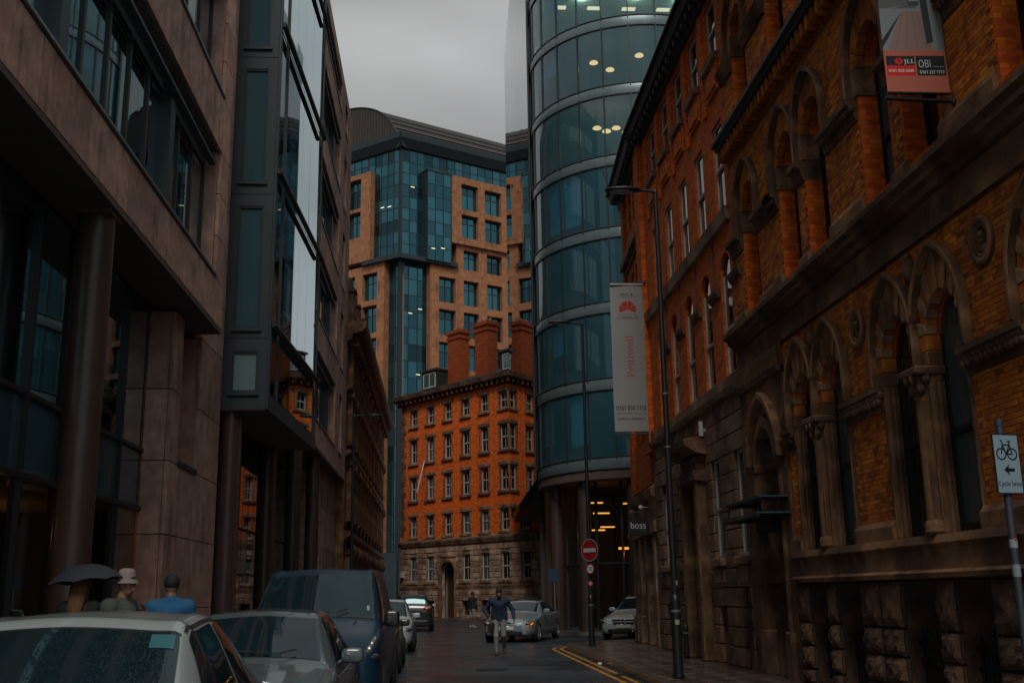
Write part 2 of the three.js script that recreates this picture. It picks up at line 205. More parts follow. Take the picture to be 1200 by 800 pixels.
// ---------- sandstone office block with colonnade (x = -5 plane; local u = distance along the street, local z = out of the wall) ----------
const office = thing('office_block', 'brown sandstone office block with colonnade, ribbon windows and projecting grey metal bay', 'building', [-5, 0, 0], Math.PI / 2);
{
  const A = office, r = rng(41), clads = [M.clad, M.cladB, M.cladC], pick = () => clads[r() * 3 | 0];
  const bands = [[7.6, 8.6], [11.6, 12.9], [15.9, 17.2], [20.2, 21.5], [24.5, 25.8], [27.5, 28.3]];
  // panels keep their own stretch of stone texture; geometry is positioned directly
  function stonePanel(u0, u1, y0, y1, zf, side) { const w = u1 - u0 - 0.022, h = y1 - y0 - 0.022, g = boxUV(cbox(side ? 0.08 : w, h, side ? w : 0.08, 0.004).translate((side ? zf : u0 + u1) / (side ? 1 : 2), (y0 + y1) / 2, side ? (u0 + u1) / 2 : zf - 0.04)); const p = new THREE.Mesh(g, pick()); p.name = 'stone_panel'; p.castShadow = p.receiveShadow = true; A.add(p); }
  // backing mass behind the cladding
  mesh('structure_core', [bx(3, 57.4, 7.66, 28.2, -9, -0.62), bx(3, 24.2, 7.66, 8.54, -0.62, -0.085), bx(3, 24.2, 11.66, 12.84, -0.62, -0.085), bx(3, 24.2, 15.96, 17.14, -0.62, -0.085), bx(34.05, 57.4, 7.66, 8.54, -0.62, -0.085), ...[1, 2, 3, 4].map(k => bx(34.05, 57.4, bands[k][0] + 0.06, bands[k][1] - 0.06, -0.62, -0.085)), bx(3, 24.2, 20.26, 28.2, -0.62, -0.085), bx(34.05, 57.4, 27.56, 28.2, -0.62, -0.085), bx(3, 57.4, 28.2, 28.4, -9, -0.05)], M.interiorDark, A);
  mesh('ground_floor_back_wall', [bx(3, 57, 0, 7.6, -8, -6), bx(2.6, 3, 0, 28.2, -9, -0.1)], M.interiorDark, A);
  // panels of the stone bands
  for (const [y0, y1] of bands) { for (let u = 3; u < 24.2; u += 1.94) stonePanel(u, Math.min(24.3, u + 1.94), y0, y1, 0); for (let u = 34.02; u < 57.3; u += 1.94) stonePanel(u, Math.min(57.5, u + 1.94), y0, y1, 0); }
  for (let k = 0; k < 5; k++) { const y0 = bands[k][1], y1 = bands[k + 1][0], n = 3, h = (y1 - y0) / n;
    for (let i = 0; i < n; i++) { stonePanel(23.42, 24.3, y0 + i * h, y0 + (i + 1) * h, 0); stonePanel(51.5, 53.5, y0 + i * h, y0 + (i + 1) * h, 0); stonePanel(55, 57.5, y0 + i * h, y0 + (i + 1) * h, 0); }
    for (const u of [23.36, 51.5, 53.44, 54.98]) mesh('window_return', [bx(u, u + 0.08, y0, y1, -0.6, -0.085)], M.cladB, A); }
  // end faces of the projecting storeys, looking down the street towards the camera and away
  for (let y = 7.6; y < 28; y += 1.29) { stonePanel(-0.45, -0.09, y, y + 1.29, 24.26, true); }
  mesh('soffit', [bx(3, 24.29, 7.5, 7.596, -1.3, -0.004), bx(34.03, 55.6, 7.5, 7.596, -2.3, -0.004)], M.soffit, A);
  // stone wall between the glazing and the bay, with a tall alcove
  const wallRows = [0.12, 1.4, 2.86, 4.33, 5.8, 7.45]; for (let i = 0; i < 5; i++) { stonePanel(22, 22.75, wallRows[i], wallRows[i + 1], -0.46); stonePanel(24.5, 26.9, wallRows[i], wallRows[i + 1], -0.46); if (i < 3) stonePanel(22.75, 24.5, wallRows[i], wallRows[i + 1], -0.46); stonePanel(-1.0, -0.54, wallRows[i], wallRows[i + 1], 22.04, true); }
  for (let y = 7.45; y < 28; y += 1.29) stonePanel(24.3, 26.9, y, y + 1.29, -0.46);
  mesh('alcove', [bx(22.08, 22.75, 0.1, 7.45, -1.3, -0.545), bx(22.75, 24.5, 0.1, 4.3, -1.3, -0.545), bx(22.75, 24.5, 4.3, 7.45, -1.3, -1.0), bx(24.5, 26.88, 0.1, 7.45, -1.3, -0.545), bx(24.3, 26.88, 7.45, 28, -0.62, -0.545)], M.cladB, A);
  mesh('alcove_sill', [cb(22.76, 24.49, 4.3, 4.42, -0.99, -0.42)], M.grey, A);
  // ribbon windows
  const paneG = {}, pane = (w, h, m, x, y, z, name = 'pane', jig = 0.004) => { const k = w.toFixed(2) + h.toFixed(2), g = paneG[k] ||= new THREE.BoxGeometry(w, h, 0.004); return piece(name, g, m, A, x, y, z, (r() - 0.5) * jig, (r() - 0.5) * jig); };
  const strip = (u0, u1, y0, y1, pitch, posts, big) => {
    const n = Math.round((u1 - u0) / pitch), p = (u1 - u0) / n;
    for (let i = 0; i < n; i++) pane(p - 0.07, y1 - y0 - 0.42, M.mirrorGlass, u0 + (i + 0.5) * p, y0 + (y1 - y0 - 0.42) / 2 + 0.04, -0.40);
    for (let i = 0; i <= n; i++) { const post = posts && i % posts === posts - 1; mesh('mullion', [post ? cb(u0 + i * p - 0.17, u0 + i * p + 0.17, y0, y1, -0.58, -0.20, 0.01) : cb(u0 + i * p - 0.05, u0 + i * p + 0.05, y0, y1 - 0.3, -0.5, -0.355, 0.006)], post ? M.grey : M.greyDark, A); }
    mesh('window_head', [bx(u0, u1, y1 - 0.36, y1 - 0.002, -0.6, -0.36)], M.greyDark, A); mesh('head_bar', [cb(u0, u1 - 0.15, y1 - 0.40, y1 - 0.30, -0.24, -0.08, 0.02)], M.grey, A);
    mesh('sill_rail', [cb(u0 - 0.02, u1 + 0.02, y0 + 0.002, y0 + 0.07, -0.5, 0.05, 0.01)], M.greyLight, A);
  };
  for (let k = 0; k < 4; k++) { strip(3.2, 23.36, bands[k][1], bands[k + 1][0], 1.18, 5); }
  for (let k = 0; k < 5; k++) { strip(34.1, 51.5, bands[k][1], bands[k + 1][0], 1.45, 4); strip(53.52, 54.98, bands[k][1], bands[k + 1][0], 1.4, 0); }
  // ground-floor glazing behind the columns
  for (let i = 0; i < 12; i++) { const u = 3.2 + i * 1.567, w = 1.5; pane(w, 2.9, M.mirrorGlass, u + 0.78, 6.03, -1.02); pane(w, 1.08, M.blueGlass, u + 0.78, 3.95, -1.02, 'spandrel_pane'); pane(w, 3.1, M.shopGlass, u + 0.78, 1.75, -1.02, 'shop_pane'); mesh('mullion', [cb(u - 0.035, u + 0.035, 0.12, 7.5, -1.1, -0.94, 0.008)], M.greyDark, A); }
  mesh('transom', [cb(3.2, 22, 4.49, 4.57, -1.1, -0.95, 0.008), cb(3.2, 22, 3.31, 3.41, -1.1, -0.93, 0.008), cb(3.2, 22, 0.1, 0.26, -1.1, -0.95, 0.008), bx(3.2, 22, 7.44, 7.5, -1.1, -0.95)], M.greyDark, A);
  mesh('shop_ceiling', [bx(3.1, 22, 3.3, 3.36, -6, -1.12), bx(3.1, 22, 0.1, 0.13, -6, -1.12)], M.interiorDark, A);
  for (let i = 0; i < 15; i++) { const u = 34.4 + i * 1.2; pane(1.13, 3.4, M.darkGlass, u + 0.6, 5.7, -2.02); pane(1.13, 1.5, i % 3 === 2 ? M.darkGlass : M.blindGlass, u + 0.6, 3.2, -2.02, 'spandrel_pane'); pane(1.13, 2.2, M.darkGlass, u + 0.6, 1.3, -2.02, 'shop_pane'); }
  mesh('transom', [cb(34.2, 52.5, 3.96, 4.03, -2.1, -1.96, 0.008), cb(34.2, 52.5, 2.40, 2.46, -2.1, -1.96, 0.008)], M.greyDark, A);
  for (let i = 0; i < 4; i++) stonePanel(51.5, 57.5, 0.12 + i * 1.85, 0.12 + (i + 1) * 1.85, -0.46); for (let i = 0; i < 4; i++) stonePanel(-2.0, -0.54, 0.12 + i * 1.85, 0.12 + (i + 1) * 1.85, 51.54, true);
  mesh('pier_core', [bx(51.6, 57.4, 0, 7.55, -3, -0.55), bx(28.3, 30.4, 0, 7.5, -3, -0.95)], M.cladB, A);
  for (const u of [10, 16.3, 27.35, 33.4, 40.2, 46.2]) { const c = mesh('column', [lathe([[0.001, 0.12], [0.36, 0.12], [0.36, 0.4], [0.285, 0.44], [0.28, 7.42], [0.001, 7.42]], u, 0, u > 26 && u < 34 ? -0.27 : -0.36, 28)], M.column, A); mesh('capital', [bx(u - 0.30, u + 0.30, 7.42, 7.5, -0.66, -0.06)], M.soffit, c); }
  // projecting grey bay
  const b0 = 26.9, b1 = 34.6, cant = (u) => 0.042 * (u - 26.9), z0 = -0.46, z1 = 0.65, wins = [[6.65, 7.71], [8.31, 11.61], [12.3, 15.55], [16.2, 19.5], [20.2, 23.6], [24.4, 27.6]];
  mesh('bay_side', [ext(rectP(z0, z1, 6.22, 28.4), 0.1, 0, wins.map(([a, b]) => rectP(-0.24, 0.42, a, b))).rotateY(-Math.PI / 2).translate(b0 + 0.1, 0, 0)], M.grey, A);
  mesh('bay_core', [bx(b0 + 0.22, b1 - 0.05, 6.3, 28.3, -0.6, 0.56)], M.interiorDark, A);
  mesh('bay_soffit', [ext([[b0 + 0.01, 0.46], [b1, 0.46], [b1, -0.64 - cant(b1)], [b0 + 0.01, -0.64]], 0.07).rotateX(-Math.PI / 2).translate(0, 6.19, 0)], M.soffit, A);
  mesh('bay_far_side', [bx(b1 - 0.08, b1, 6.26, 28.4, -0.4, 0.6 + cant(b1))], M.grey, A);
  for (const [a, b] of wins) { const w = mesh('bay_window', [bx(b0 + 0.02, b0 + 0.09, a, a + 0.05, -0.24, 0.42), bx(b0 + 0.02, b0 + 0.09, b - 0.05, b, -0.24, 0.42), bx(b0 + 0.02, b0 + 0.09, a + 0.05, b - 0.05, -0.24, -0.19), bx(b0 + 0.02, b0 + 0.09, a + 0.05, b - 0.05, 0.37, 0.42)], M.greyDark, A); mesh('pane', [bx(b0 + 0.07, b0 + 0.085, a + 0.05, b - 0.05, -0.19, 0.37)], a < 7 ? M.paleGlass : M.bayGlass, w); mesh('sill', [cb(b0 - 0.07, b0 + 0.0, a - 0.1, a - 0.03, -0.3, 0.48, 0.006)], M.grey, w); }
  for (const y of [8.05, 11.95, 15.9, 19.85, 23.9]) mesh('joint_strip', [bx(b0 - 0.012, b0 - 0.001, y - 0.012, y + 0.012, z0, z1)], M.greyDark, A);
  mesh('bay_corner', [cb(b0 - 0.03, b0 + 0.16, 6.2, 28.45, 0.655, 0.72, 0.01), cb(b1 - 0.1, b1 + 0.02, 6.2, 28.45, 0.645 + cant(b1), 0.70 + cant(b1), 0.01)], M.grey, A);
  mesh('bay_fascia', [cb(0.16, b1 - b0 - 0.1, 6.2, 6.62, 0.60, 0.70, 0.01).rotateY(-0.042).translate(b0, 0, 0)], M.grey, A);
  const lv = [6.66, 8.42, 12.62, 16.92, 21.2, 25.4, 28.3], us = [b0 + 0.18, 28.25, 29.65, 31.05, 32.45, b1 - 0.12];
  for (let k = 0; k < 6; k++) for (let i = 0; i < 5; i++) pane(us[i + 1] - us[i] - 0.012, lv[k + 1] - lv[k] - 0.06, M.mirrorGlass, (us[i] + us[i + 1]) / 2, (lv[k] + lv[k + 1]) / 2, 0.64 + cant((us[i] + us[i + 1]) / 2), 'bay_pane', 0.004).rotation.y -= 0.042;
  mesh('bay_mullion', [cb(28.20, 28.30, 6.62, 28.4, 0.64, 0.74, 0.01)], M.greyDark, A);
  for (const y of lv.slice(1, 6)) { mesh('bay_rail', [bar([b0 + 0.05, y, 0.76], [b1 - 0.05, y, 0.76 + cant(b1)], 0.075, 10)], M.greyDark, A); }
  // small warm lamps in the shop
  for (const [u, y, z] of [[13.2, 2.9, -3.2], [14.6, 2.8, -4], [16, 2.95, -3.4], [19.6, 2.9, -3], [20.8, 2.85, -3.6]]) { const l = piece('shop_lamp', new THREE.SphereGeometry(0.05, 10, 8), glow(1, 0.42, 0.12, 5), A, u, y, z); const p = new THREE.PointLight(0xff9a50, 0.5, 0, 2); p.castShadow = true; p.position.set(0, -0.09, 0); l.add(p); }
}
// ---------- carved Victorian stone building beyond the office block ----------
{
  const B = thing('carved_stone_building', 'sooty carved stone Victorian building with heavy cornice and balustrade', 'building', [-5, 0, -57.55], Math.PI / 2), L = 36, r = rng(8);
  const bays = [1.7, 4.9, 8.1, 11.3, 14.5, 17.9, 21.3, 24.7, 28.1, 31.5, 34.2], rows = [[1.2, 3.6], [5.8, 8.3], [9.9, 12.0], [13.2, 14.7]];
  mesh('wall', [ext(rectP(0, L, 0, 15.4), 0.5, -0.5, bays.flatMap(u => rows.map(([a, b], k) => k === 1 ? opening(u, 0.6, a, b - 0.2, 0.6, 8) : rectP(u - 0.55, u + 0.55, a, b)))), bx(0, L, 0, 15.4, -8, -0.9), bx(0, L, 15.4, 16.6, -8, -0.4)], M.gstone, B);
  const cor = (y, d, h) => mesh('string_course', [course([[0, y], [d * 0.5, y + h * 0.3], [d, y + h * 0.5], [d, y + h], [0, y + h]], 0.01, L)], M.gstoneB, B);
  cor(4.5, 0.35, 0.5); cor(8.9, 0.3, 0.4); cor(12.5, 0.3, 0.35);
  mesh('main_cornice', [course([[0, 15.2], [0.25, 15.3], [0.3, 15.6], [0.85, 15.75], [1.0, 15.95], [1.05, 16.3], [0, 16.35]], -0.3, L)], M.gstoneB, B);
  for (let u = 0.4; u < L; u += 0.8) mesh('bracket', [cb(u - 0.13, u + 0.13, 15.0, 15.62, 0.0, 0.62, 0.05)], M.gstoneB, B);
  for (const u of bays) { rows.forEach(([a, b], k) => {
    const w = mesh('window', [bx(u - 0.55, u - 0.49, a, b, -0.42, -0.34), bx(u + 0.49, u + 0.55, a, b, -0.42, -0.34), bx(u - 0.49, u + 0.49, (a + b) / 2 - 0.03, (a + b) / 2 + 0.03, -0.42, -0.34)], M.wood, B); mesh('pane', [bx(u - 0.62, u + 0.62, a, b + 0.5, -0.46, -0.43)], M.darkGlass, w);
    mesh('window_surround', [cb(u - 0.85, u - 0.6, a - 0.1, b + 0.15, 0, 0.28, 0.04), cb(u + 0.6, u + 0.85, a - 0.1, b + 0.15, 0, 0.28, 0.04), course([[0, b + 0.15], [0.34, b + 0.25], [0.42, b + 0.45], [0, b + 0.52]], u - 0.98, u + 0.98), course([[0, a - 0.3], [0.3, a - 0.22], [0.36, a - 0.1], [0, a - 0.1]], u - 0.95, u + 0.95)], M.gstone, B); });
    mesh('pilaster', [cb(u + 1.35, u + 1.85, 0.1, 4.5, 0, 0.3, 0.05), cb(u + 1.4, u + 1.8, 5.0, 8.9, 0, 0.25, 0.05), cb(u + 1.4, u + 1.8, 9.3, 12.5, 0, 0.22, 0.05), cb(u + 1.4, u + 1.8, 12.85, 15.1, 0, 0.2, 0.05), ell(u + 1.6, 8.5, 0.28, 0.32, 0.38, 0.2, 10), ell(u + 1.6, 12.2, 0.26, 0.3, 0.34, 0.2, 10), ell(u + 1.6, 4.0, 0.3, 0.3, 0.4, 0.22, 10)], M.gstoneB, B); }
  for (let u = 0.3; u < L; u += 3.2) { mesh('parapet_pier', [cb(u - 0.35, u + 0.35, 16.3, 18.0, -0.35, 0.35, 0.05), cb(u - 0.45, u + 0.45, 18, 18.2, -0.45, 0.45, 0.04), ell(u, 18.55, 0, 0.26, 0.42, 0.26, 10)], M.gstoneB, B); }
  mesh('balustrade', [course([[-0.2, 16.3], [0.2, 16.3], [0.2, 16.5], [-0.2, 16.5]], 0, L), course([[-0.2, 17.3], [0.22, 17.3], [0.22, 17.5], [-0.2, 17.5]], 0, L), ...Array.from({ length: 89 }, (_, i) => lathe([[0.08, 0], [0.05, 0.15], [0.11, 0.4], [0.06, 0.7], [0.08, 0.8]], 0.25 + i * 0.4, 16.5, 0, 6))], M.gstone, B);
  mesh('roof', [course([[-0.6, 16.4], [-3.6, 19.6], [-8, 19.6], [-8, 16.4]], 0.02, L)], M.slate, B);
}
// ---------- a sliding sash window as a part with panes ----------
function sash(parent, u0, u1, y0, y1, z, o = {}) {
  const f = o.f ?? 0.06, ym = o.mid ?? (y0 + y1) / 2, fm = o.mat || M.white, top = o.arch ? 0 : f, gs = [bx(u0, u0 + f, y0, y1, z - 0.05, z + 0.02), bx(u1 - f, u1, y0, y1, z - 0.05, z + 0.02), bx(u0 + f, u1 - f, y0, y0 + f * 1.3, z - 0.05, z + 0.03), bx(u0 + f, u1 - f, ym - f * 0.5, ym + f * 0.5, z - 0.05, z + 0.035)];
  if (top) gs.push(bx(u0 + f, u1 - f, y1 - top, y1, z - 0.05, z + 0.02));
  if (o.bar) gs.push(bx((u0 + u1) / 2 - 0.012, (u0 + u1) / 2 + 0.012, y0 + f * 1.3, ym - f * 0.5, z - 0.045, z + 0.01), bx((u0 + u1) / 2 - 0.012, (u0 + u1) / 2 + 0.012, ym + f * 0.5, y1 - top, z - 0.045, z + 0.01));
  const w = mesh('window', gs, fm, parent), pm = o.pane || M.darkGlass;
  mesh('pane', [bx(u0 + f, u1 - f, y0 + f, ym, z - 0.03, z - 0.02)], pm, w); mesh('pane', [o.arch ? ext(opening((u0 + u1) / 2, (u1 - u0) / 2 + 0.02, ym, y1, o.arch), 0.01, z - 0.018) : bx(u0 + f, u1 - f, ym, y1 - top, z - 0.018, z - 0.008)], pm, w);
  return w;
}
function brickSet(parent, rects, hole, seed, nSingle, uMax) { // laid bricks: the largest in view as pieces of their own, the rest as one mass
  const r = rng(seed), all = [], L = 0.19, H = 0.0635;
  for (const [u0, u1, y0, y1] of rects) for (let y = y0, row = 0; y + H * 0.6 < y1; y += H, row++) for (let u = u0 - (row & 1) * L / 2; u < u1; u += (row % 3 === 2 ? L / 2 : L)) { const w = row % 3 === 2 ? L / 2 : L, a = Math.max(u, u0), b = Math.min(u + w, u1); if (b - a < 0.05 || hole(a + 0.03, y + H / 2) || hole(b - 0.03, y + H / 2) || hole((a + b) / 2, y + H / 2)) continue; all.push([a, b, y, r(), r(), r()]); }
  const tones = [[0.90, 0.245, 0.016], [1.0, 0.30, 0.020], [0.78, 0.20, 0.015], [0.62, 0.15, 0.015], [1.0, 0.36, 0.024], [0.44, 0.11, 0.018]];
  const pickT = (t) => t < 0.32 ? 0 : t < 0.50 ? 1 : t < 0.74 ? 2 : t < 0.88 ? 3 : t < 0.95 ? 4 : 5;
  const inView = all.filter(b => b[0] < uMax && b[2] < 5.6).sort((p, q) => q[0] - p[0]).slice(0, nSingle), set = new Set(inView), mats = tones.map(t => mat(t, 0.9, { map: stoneTex, bumpMap: roughBump, bumpScale: 0.004 })), gg = {};
  for (const [a, b, y, t, e, k] of inView) { const w = b - a - 0.007, key = w.toFixed(2), g = gg[key] ||= boxUV(cbox(w, H - 0.007, 0.05, 0.003)); piece('brick', g, mats[pickT(t)], parent, (a + b) / 2, y + H / 2, -0.016 + e * 0.006, (k - 0.5) * 0.02); }
  const rest = all.filter(b => !set.has(b)).map(([a, b, y, t, e, k]) => { const c = tones[pickT(t)], s = 0.85 + 0.3 * k; return tint(bx(a + 0.0035, b - 0.0035, y + 0.0035, y + H - 0.0035, -0.02, 0.007 + e * 0.006), c.map(v => v * s)); });
  const m = mesh('brickwork', rest, mat([1, 1, 1], 0.9, { vertexColors: true, map: stoneTex, bumpMap: roughBump, bumpScale: 0.004 }), parent); m.userData.kind = 'stuff';
}
// ---------- Gothic brick building (x = 6 plane; local u runs towards the camera from z = -20.5, local z out of the wall) ----------
{
  const G = thing('gothic_brick_building', 'orange brick Gothic warehouse with paired pointed windows and carved stone bands', 'building', [6, 0, -20.5], -Math.PI / 2), r = rng(17), L = 15;
  const pairs = [[3.52, 4.86], [7.20, 8.52], [10.86, 12.2]], gw = pairs.flat(), up = [1.25, 3.52, 4.86, 7.2, 8.52, 10.86, 12.2];
  const a0 = 0.46, S0 = 4.62, R0 = 0.46, S1 = 8.90, R1 = 0.46, S2 = 12.70, R2 = 0.46;
  const holes = [opening(1.5, 0.62, 0.12, 3.75, 0.75), ...gw.map(u => opening(u, a0, 2.2, S0, R0)), ...up.map(u => opening(u, a0, 6.85, S1, R1)), ...up.map(u => opening(u, a0, 10.85, S2, R2))];
  const bwin = [[3.2, 4.0], [4.4, 5.33], [6.67, 7.71], [8.18, 9.02], [10.4, 11.4], [11.8, 12.7]];
  mesh('wall', [ext(rectP(0, L, 1.7, 14.6), 0.6, -0.6, holes.map((h, i) => i ? h : opening(1.5, 0.62, 1.7, 3.75, 0.75)))], M.brickFar, G);
  mesh('mortar_face', [ext(rectP(2.62, L, 2.2, 5.8), 0.006, 0.0, gw.map(u => opening(u, a0 + 0.1, 2.2, S0, R0 + 0.22))), ext(rectP(0, L, 6.7, 10.2), 0.006, 0.0, up.map(u => opening(u, a0 + 0.1, 6.7, S1, R1 + 0.22)))], M.mortar, G);
  mesh('back_wall', [bx(0, L, 0, 14.6, -6, -1.6), bx(0, L, 14.4, 14.6, -6, -0.6), bx(L - 0.3, L, 0, 14.6, -6, 0)], M.interiorDark, G);
  const inArch = (u, y, c, a, ys, rise) => { if (Math.abs(u - c) > a) return false; if (y < ys) return true; const R = (a * a + rise * rise) / (2 * a), x = Math.abs(u - c) - a + R; return x * x + (y - ys) ** 2 < R * R; };
  const holeFn = (u, y) => { for (const c of gw) if (y < 6 && inArch(u, y, c, y < 4.22 ? 0.55 : 0.66, 4.72, 0.92)) return true; for (const [p, q] of pairs) if (u > p && u < q && y < 5.05) return true; for (const c of up) { if (y > 6 && y < 10.4 && inArch(u, y, c, y < 8.46 ? a0 + 0.02 : 0.66, 8.98, 0.84)) return true; if (y > 10.6 && inArch(u, y, c, y < 12.25 ? a0 + 0.02 : 0.66, 12.78, 0.84)) return true; } return (y > 3.9 && y < 4.24) || (y > 8.12 && y < 8.46); };
  brickSet(G, [[2.62, L, 2.46, 5.8], [0.02, L, 7.02, 10.1], [0.02, L, 10.95, 14.2]], holeFn, 5, 300, 10.55);
  // pointed windows: hood mould, voussoirs, sashes
  const hood = (c, ys, a, rise, w, d, leg = 0) => ext([...(leg ? [[c + a, ys - leg]] : []), ...archPts(c, ys, a, rise, 16), ...(leg ? [[c - a, ys - leg], [c - a + w, ys - leg]] : []), ...archPts(c, ys, a - w, rise - w * 1.25, 16).reverse(), ...(leg ? [[c + a - w, ys - leg]] : [])], d, 0.0, [], 0.018);
  const vous = (c, ys, ai, ri, ao, ro, n, stoneEvery, proud) => { const I = archPts(c, ys, ai, ri, n), O = archPts(c, ys, ao, ro, n); for (let i = 0; i < n; i++) { const st = i % 2 === stoneEvery, k = st ? 0.035 : stoneEvery > 1 && i % 2 ? 0.05 : 0, q = (p, s) => [p[0] + (c - p[0]) * s, p[1] + (ys - p[1]) * s * 0.5]; mesh('voussoir', [ext([q(I[i], k), O[i], O[i + 1], q(I[i + 1], k)], st ? 0.16 : 0.14, st ? -0.12 : -0.12, [], 0.008)], st ? M.gstoneL : brickV[i % 3], G); } };
  const brickV = [[0.80, 0.235, 0.025], [0.64, 0.175, 0.022], [0.92, 0.29, 0.028]].map(c => mat(c, 0.9, { map: sootTex, bumpMap: roughBump, bumpScale: 0.004 }));
  for (const c of gw) { vous(c, S0, a0 - 0.03, R0, 0.62, 0.98, 14, 1); mesh('hood_mould', [hood(c, 4.70, 0.69, 0.99, 0.075, 0.13, 0.46)], M.gstone, G); for (const k of [-1, 1]) [[4.23, 4.40, 0], [4.41, 4.61, 1]].forEach(([y0, y1, b]) => mesh('jamb_block', [cb(c + k * (a0 - 0.03), c + k * 0.615, y0, y1, -0.2, 0.03, 0.01)], b ? brickV[0] : M.gstone, G));
    sash(G, c - a0, c + a0, 2.22, S0, -0.18, { arch: R0, mat: M.black, mid: 3.4, f: 0.07, pane: r() < 0.4 ? M.blindGlass : M.darkGlass });
    mesh('jamb_lining', [bx(c - a0 - 0.012, c - a0 + 0.006, 2.225, S0, -0.19, -0.004)], M.gstoneB, G); mesh('jamb_lining', [bx(c + a0 - 0.006, c + a0 + 0.012, 2.225, S0, -0.19, -0.004)], M.gstoneB, G);
    mesh('jamb_moulding', [cyl(c - a0 - 0.03, 2.22, S0, -0.02, 0.05, 0.05, 10), cyl(c + a0 + 0.03, 2.22, S0, -0.02, 0.05, 0.05, 10), ...[-0.095].flatMap(z => [-1, 1].map(k => cyl(c + k * (a0 + 0.005), 2.22, S0, z, 0.03, 0.03, 8)))], M.gstone, G); }
  for (const [p, q] of pairs) { const m = (p + q) / 2;
    mesh('window_column', [lathe([[0.001, 2.2], [0.19, 2.2], [0.19, 2.26], [0.17, 2.27], [0.19, 2.31], [0.165, 2.36], [0.148, 2.38], [0.142, 3.82], [0.16, 3.84], [0.155, 3.87], [0.001, 3.87]], m, 0, -0.02, 20)], M.gstone, G);
    const leaves = []; for (let i = 0; i < 8; i++) for (let k = 0; k < 2; k++) { const t = (i + k * 0.5) / 8 * Math.PI * 2; leaves.push(ell(m + Math.cos(t) * (0.17 + k * 0.04), 3.96 + k * 0.12, -0.02 + Math.sin(t) * (0.17 + k * 0.04), 0.055, 0.075, 0.055, 8)); }
    mesh('carved_capital', [lathe([[0.15, 3.86], [0.17, 4.0], [0.22, 4.1]], m, 0, -0.02, 16), cb(m - 0.27, m + 0.27, 4.12, 4.22, -0.28, 0.22, 0.02), ...leaves], M.gstoneB, G);
    mesh('springer', [ext([[m - 0.20, 4.22], [m + 0.20, 4.22], [m + 0.17, 4.6], [m + 0.10, 4.95], [m, 5.2], [m - 0.10, 4.95], [m - 0.17, 4.6]], 0.30, -0.28, [], 0.02)], M.gstone, G);
    mesh('carved_stop', [ell(m, 4.86, 0.08, 0.09, 0.1, 0.09, 8), ell(m, 4.76, 0.06, 0.06, 0.06, 0.07, 8)], M.gstoneB, G);
    mesh('ball_ornament', [ell(m, 5.50, 0.04, 0.11, 0.15, 0.09, 12), ell(m, 5.67, 0.05, 0.06, 0.07, 0.06, 8), cb(m - 0.13, m + 0.13, 5.36, 5.40, 0, 0.07, 0.01)], M.gstoneB, G); }
  // piers: carved impost bands, pedestals
  const piers = [[2.62, 3.0], [5.40, 6.66], [9.06, 10.32], [12.75, 15]];
  for (const [p, q] of piers) { const lumps = []; for (let u = p + 0.02; u < q + 0.05; u += 0.105) for (const k of [0, 1]) lumps.push(ell(u + (k ? 0.05 : 0), 4.02 + k * 0.07 + r() * 0.02, 0.09, 0.05 + r() * 0.02, 0.045 + r() * 0.02, 0.045, 7));
    mesh('carved_impost', [course([[-0.3, 3.9], [0.03, 3.9], [0.05, 3.96], [0.075, 4.12], [0.15, 4.15], [0.15, 4.22], [-0.3, 4.22]], p - 0.06, q + 0.06), ...lumps], M.gstoneB, G);
    mesh('pier_base', [course([[-0.3, 2.2], [0.08, 2.2], [0.08, 2.38], [0.02, 2.46], [-0.3, 2.46]], p - 0.04, q + 0.04)], M.gstone, G);
    const pl = []; for (let u = p + 0.02; u < q + 0.05; u += 0.105) pl.push(ell(u, 8.28 + r() * 0.02, 0.1, 0.05, 0.06, 0.05, 7));
    mesh('carved_impost', [course([[-0.5, 8.12], [0.03, 8.12], [0.06, 8.2], [0.09, 8.32], [0.17, 8.36], [0.17, 8.45], [-0.5, 8.45]], p - 0.02, q + 0.02), ...pl], M.gstoneB, G);
    mesh('upper_impost', [course([[-0.4, 11.95], [0.05, 11.95], [0.12, 12.1], [0.16, 12.24], [-0.4, 12.25]], p, q)], M.gstoneB, G);
    mesh('pier_base', [course([[-0.5, 6.66], [0.07, 6.66], [0.07, 6.92], [0.015, 7.02], [-0.5, 7.02]], p - 0.02, q + 0.02)], M.gstone, G); }
  for (const [p, q] of [[0.02, 0.78], [1.72, 3.05], [3.974, 4.406], [7.654, 8.066], [11.314, 11.746]]) { mesh('carved_impost', [course([[-0.5, 8.12], [0.03, 8.12], [0.06, 8.2], [0.09, 8.32], [0.17, 8.36], [0.17, 8.45], [-0.5, 8.45]], p, q)], M.gstoneB, G); mesh('pier_base', [course([[-0.5, 6.66], [0.07, 6.66], [0.07, 6.86], [0.015, 6.93], [-0.5, 6.93]], p, q)], M.gstone, G); mesh('upper_impost', [course([[-0.4, 11.95], [0.05, 11.95], [0.12, 12.1], [0.16, 12.24], [-0.4, 12.25]], p, q)], M.gstoneB, G); }
  for (const c of up) { // stone lower arch, brick notched upper arch
    for (const k of [-1, 1]) { mesh('stone_jamb', [cb(c + k * (a0 - 0.03), c + k * 0.62, 8.46, 8.92, -0.26, 0.03, 0.01)], M.gstone, G); mesh('stone_jamb', [cb(c + k * (a0 - 0.03), c + k * 0.62, 12.26, 12.72, -0.26, 0.03, 0.01)], M.gstone, G); }
    vous(c, S1, a0 - 0.03, R1, 0.63, 0.88, 16, 9); mesh('hood_mould', [hood(c, 8.98, 0.70, 0.90, 0.07, 0.13, 0.5)], M.gstoneB, G);
    sash(G, c - a0, c + a0, 6.87, S1, -0.30, { arch: R1, mat: M.black, mid: 7.75, f: 0.05, pane: r() < 0.25 ? M.blindGlass : M.darkGlass });
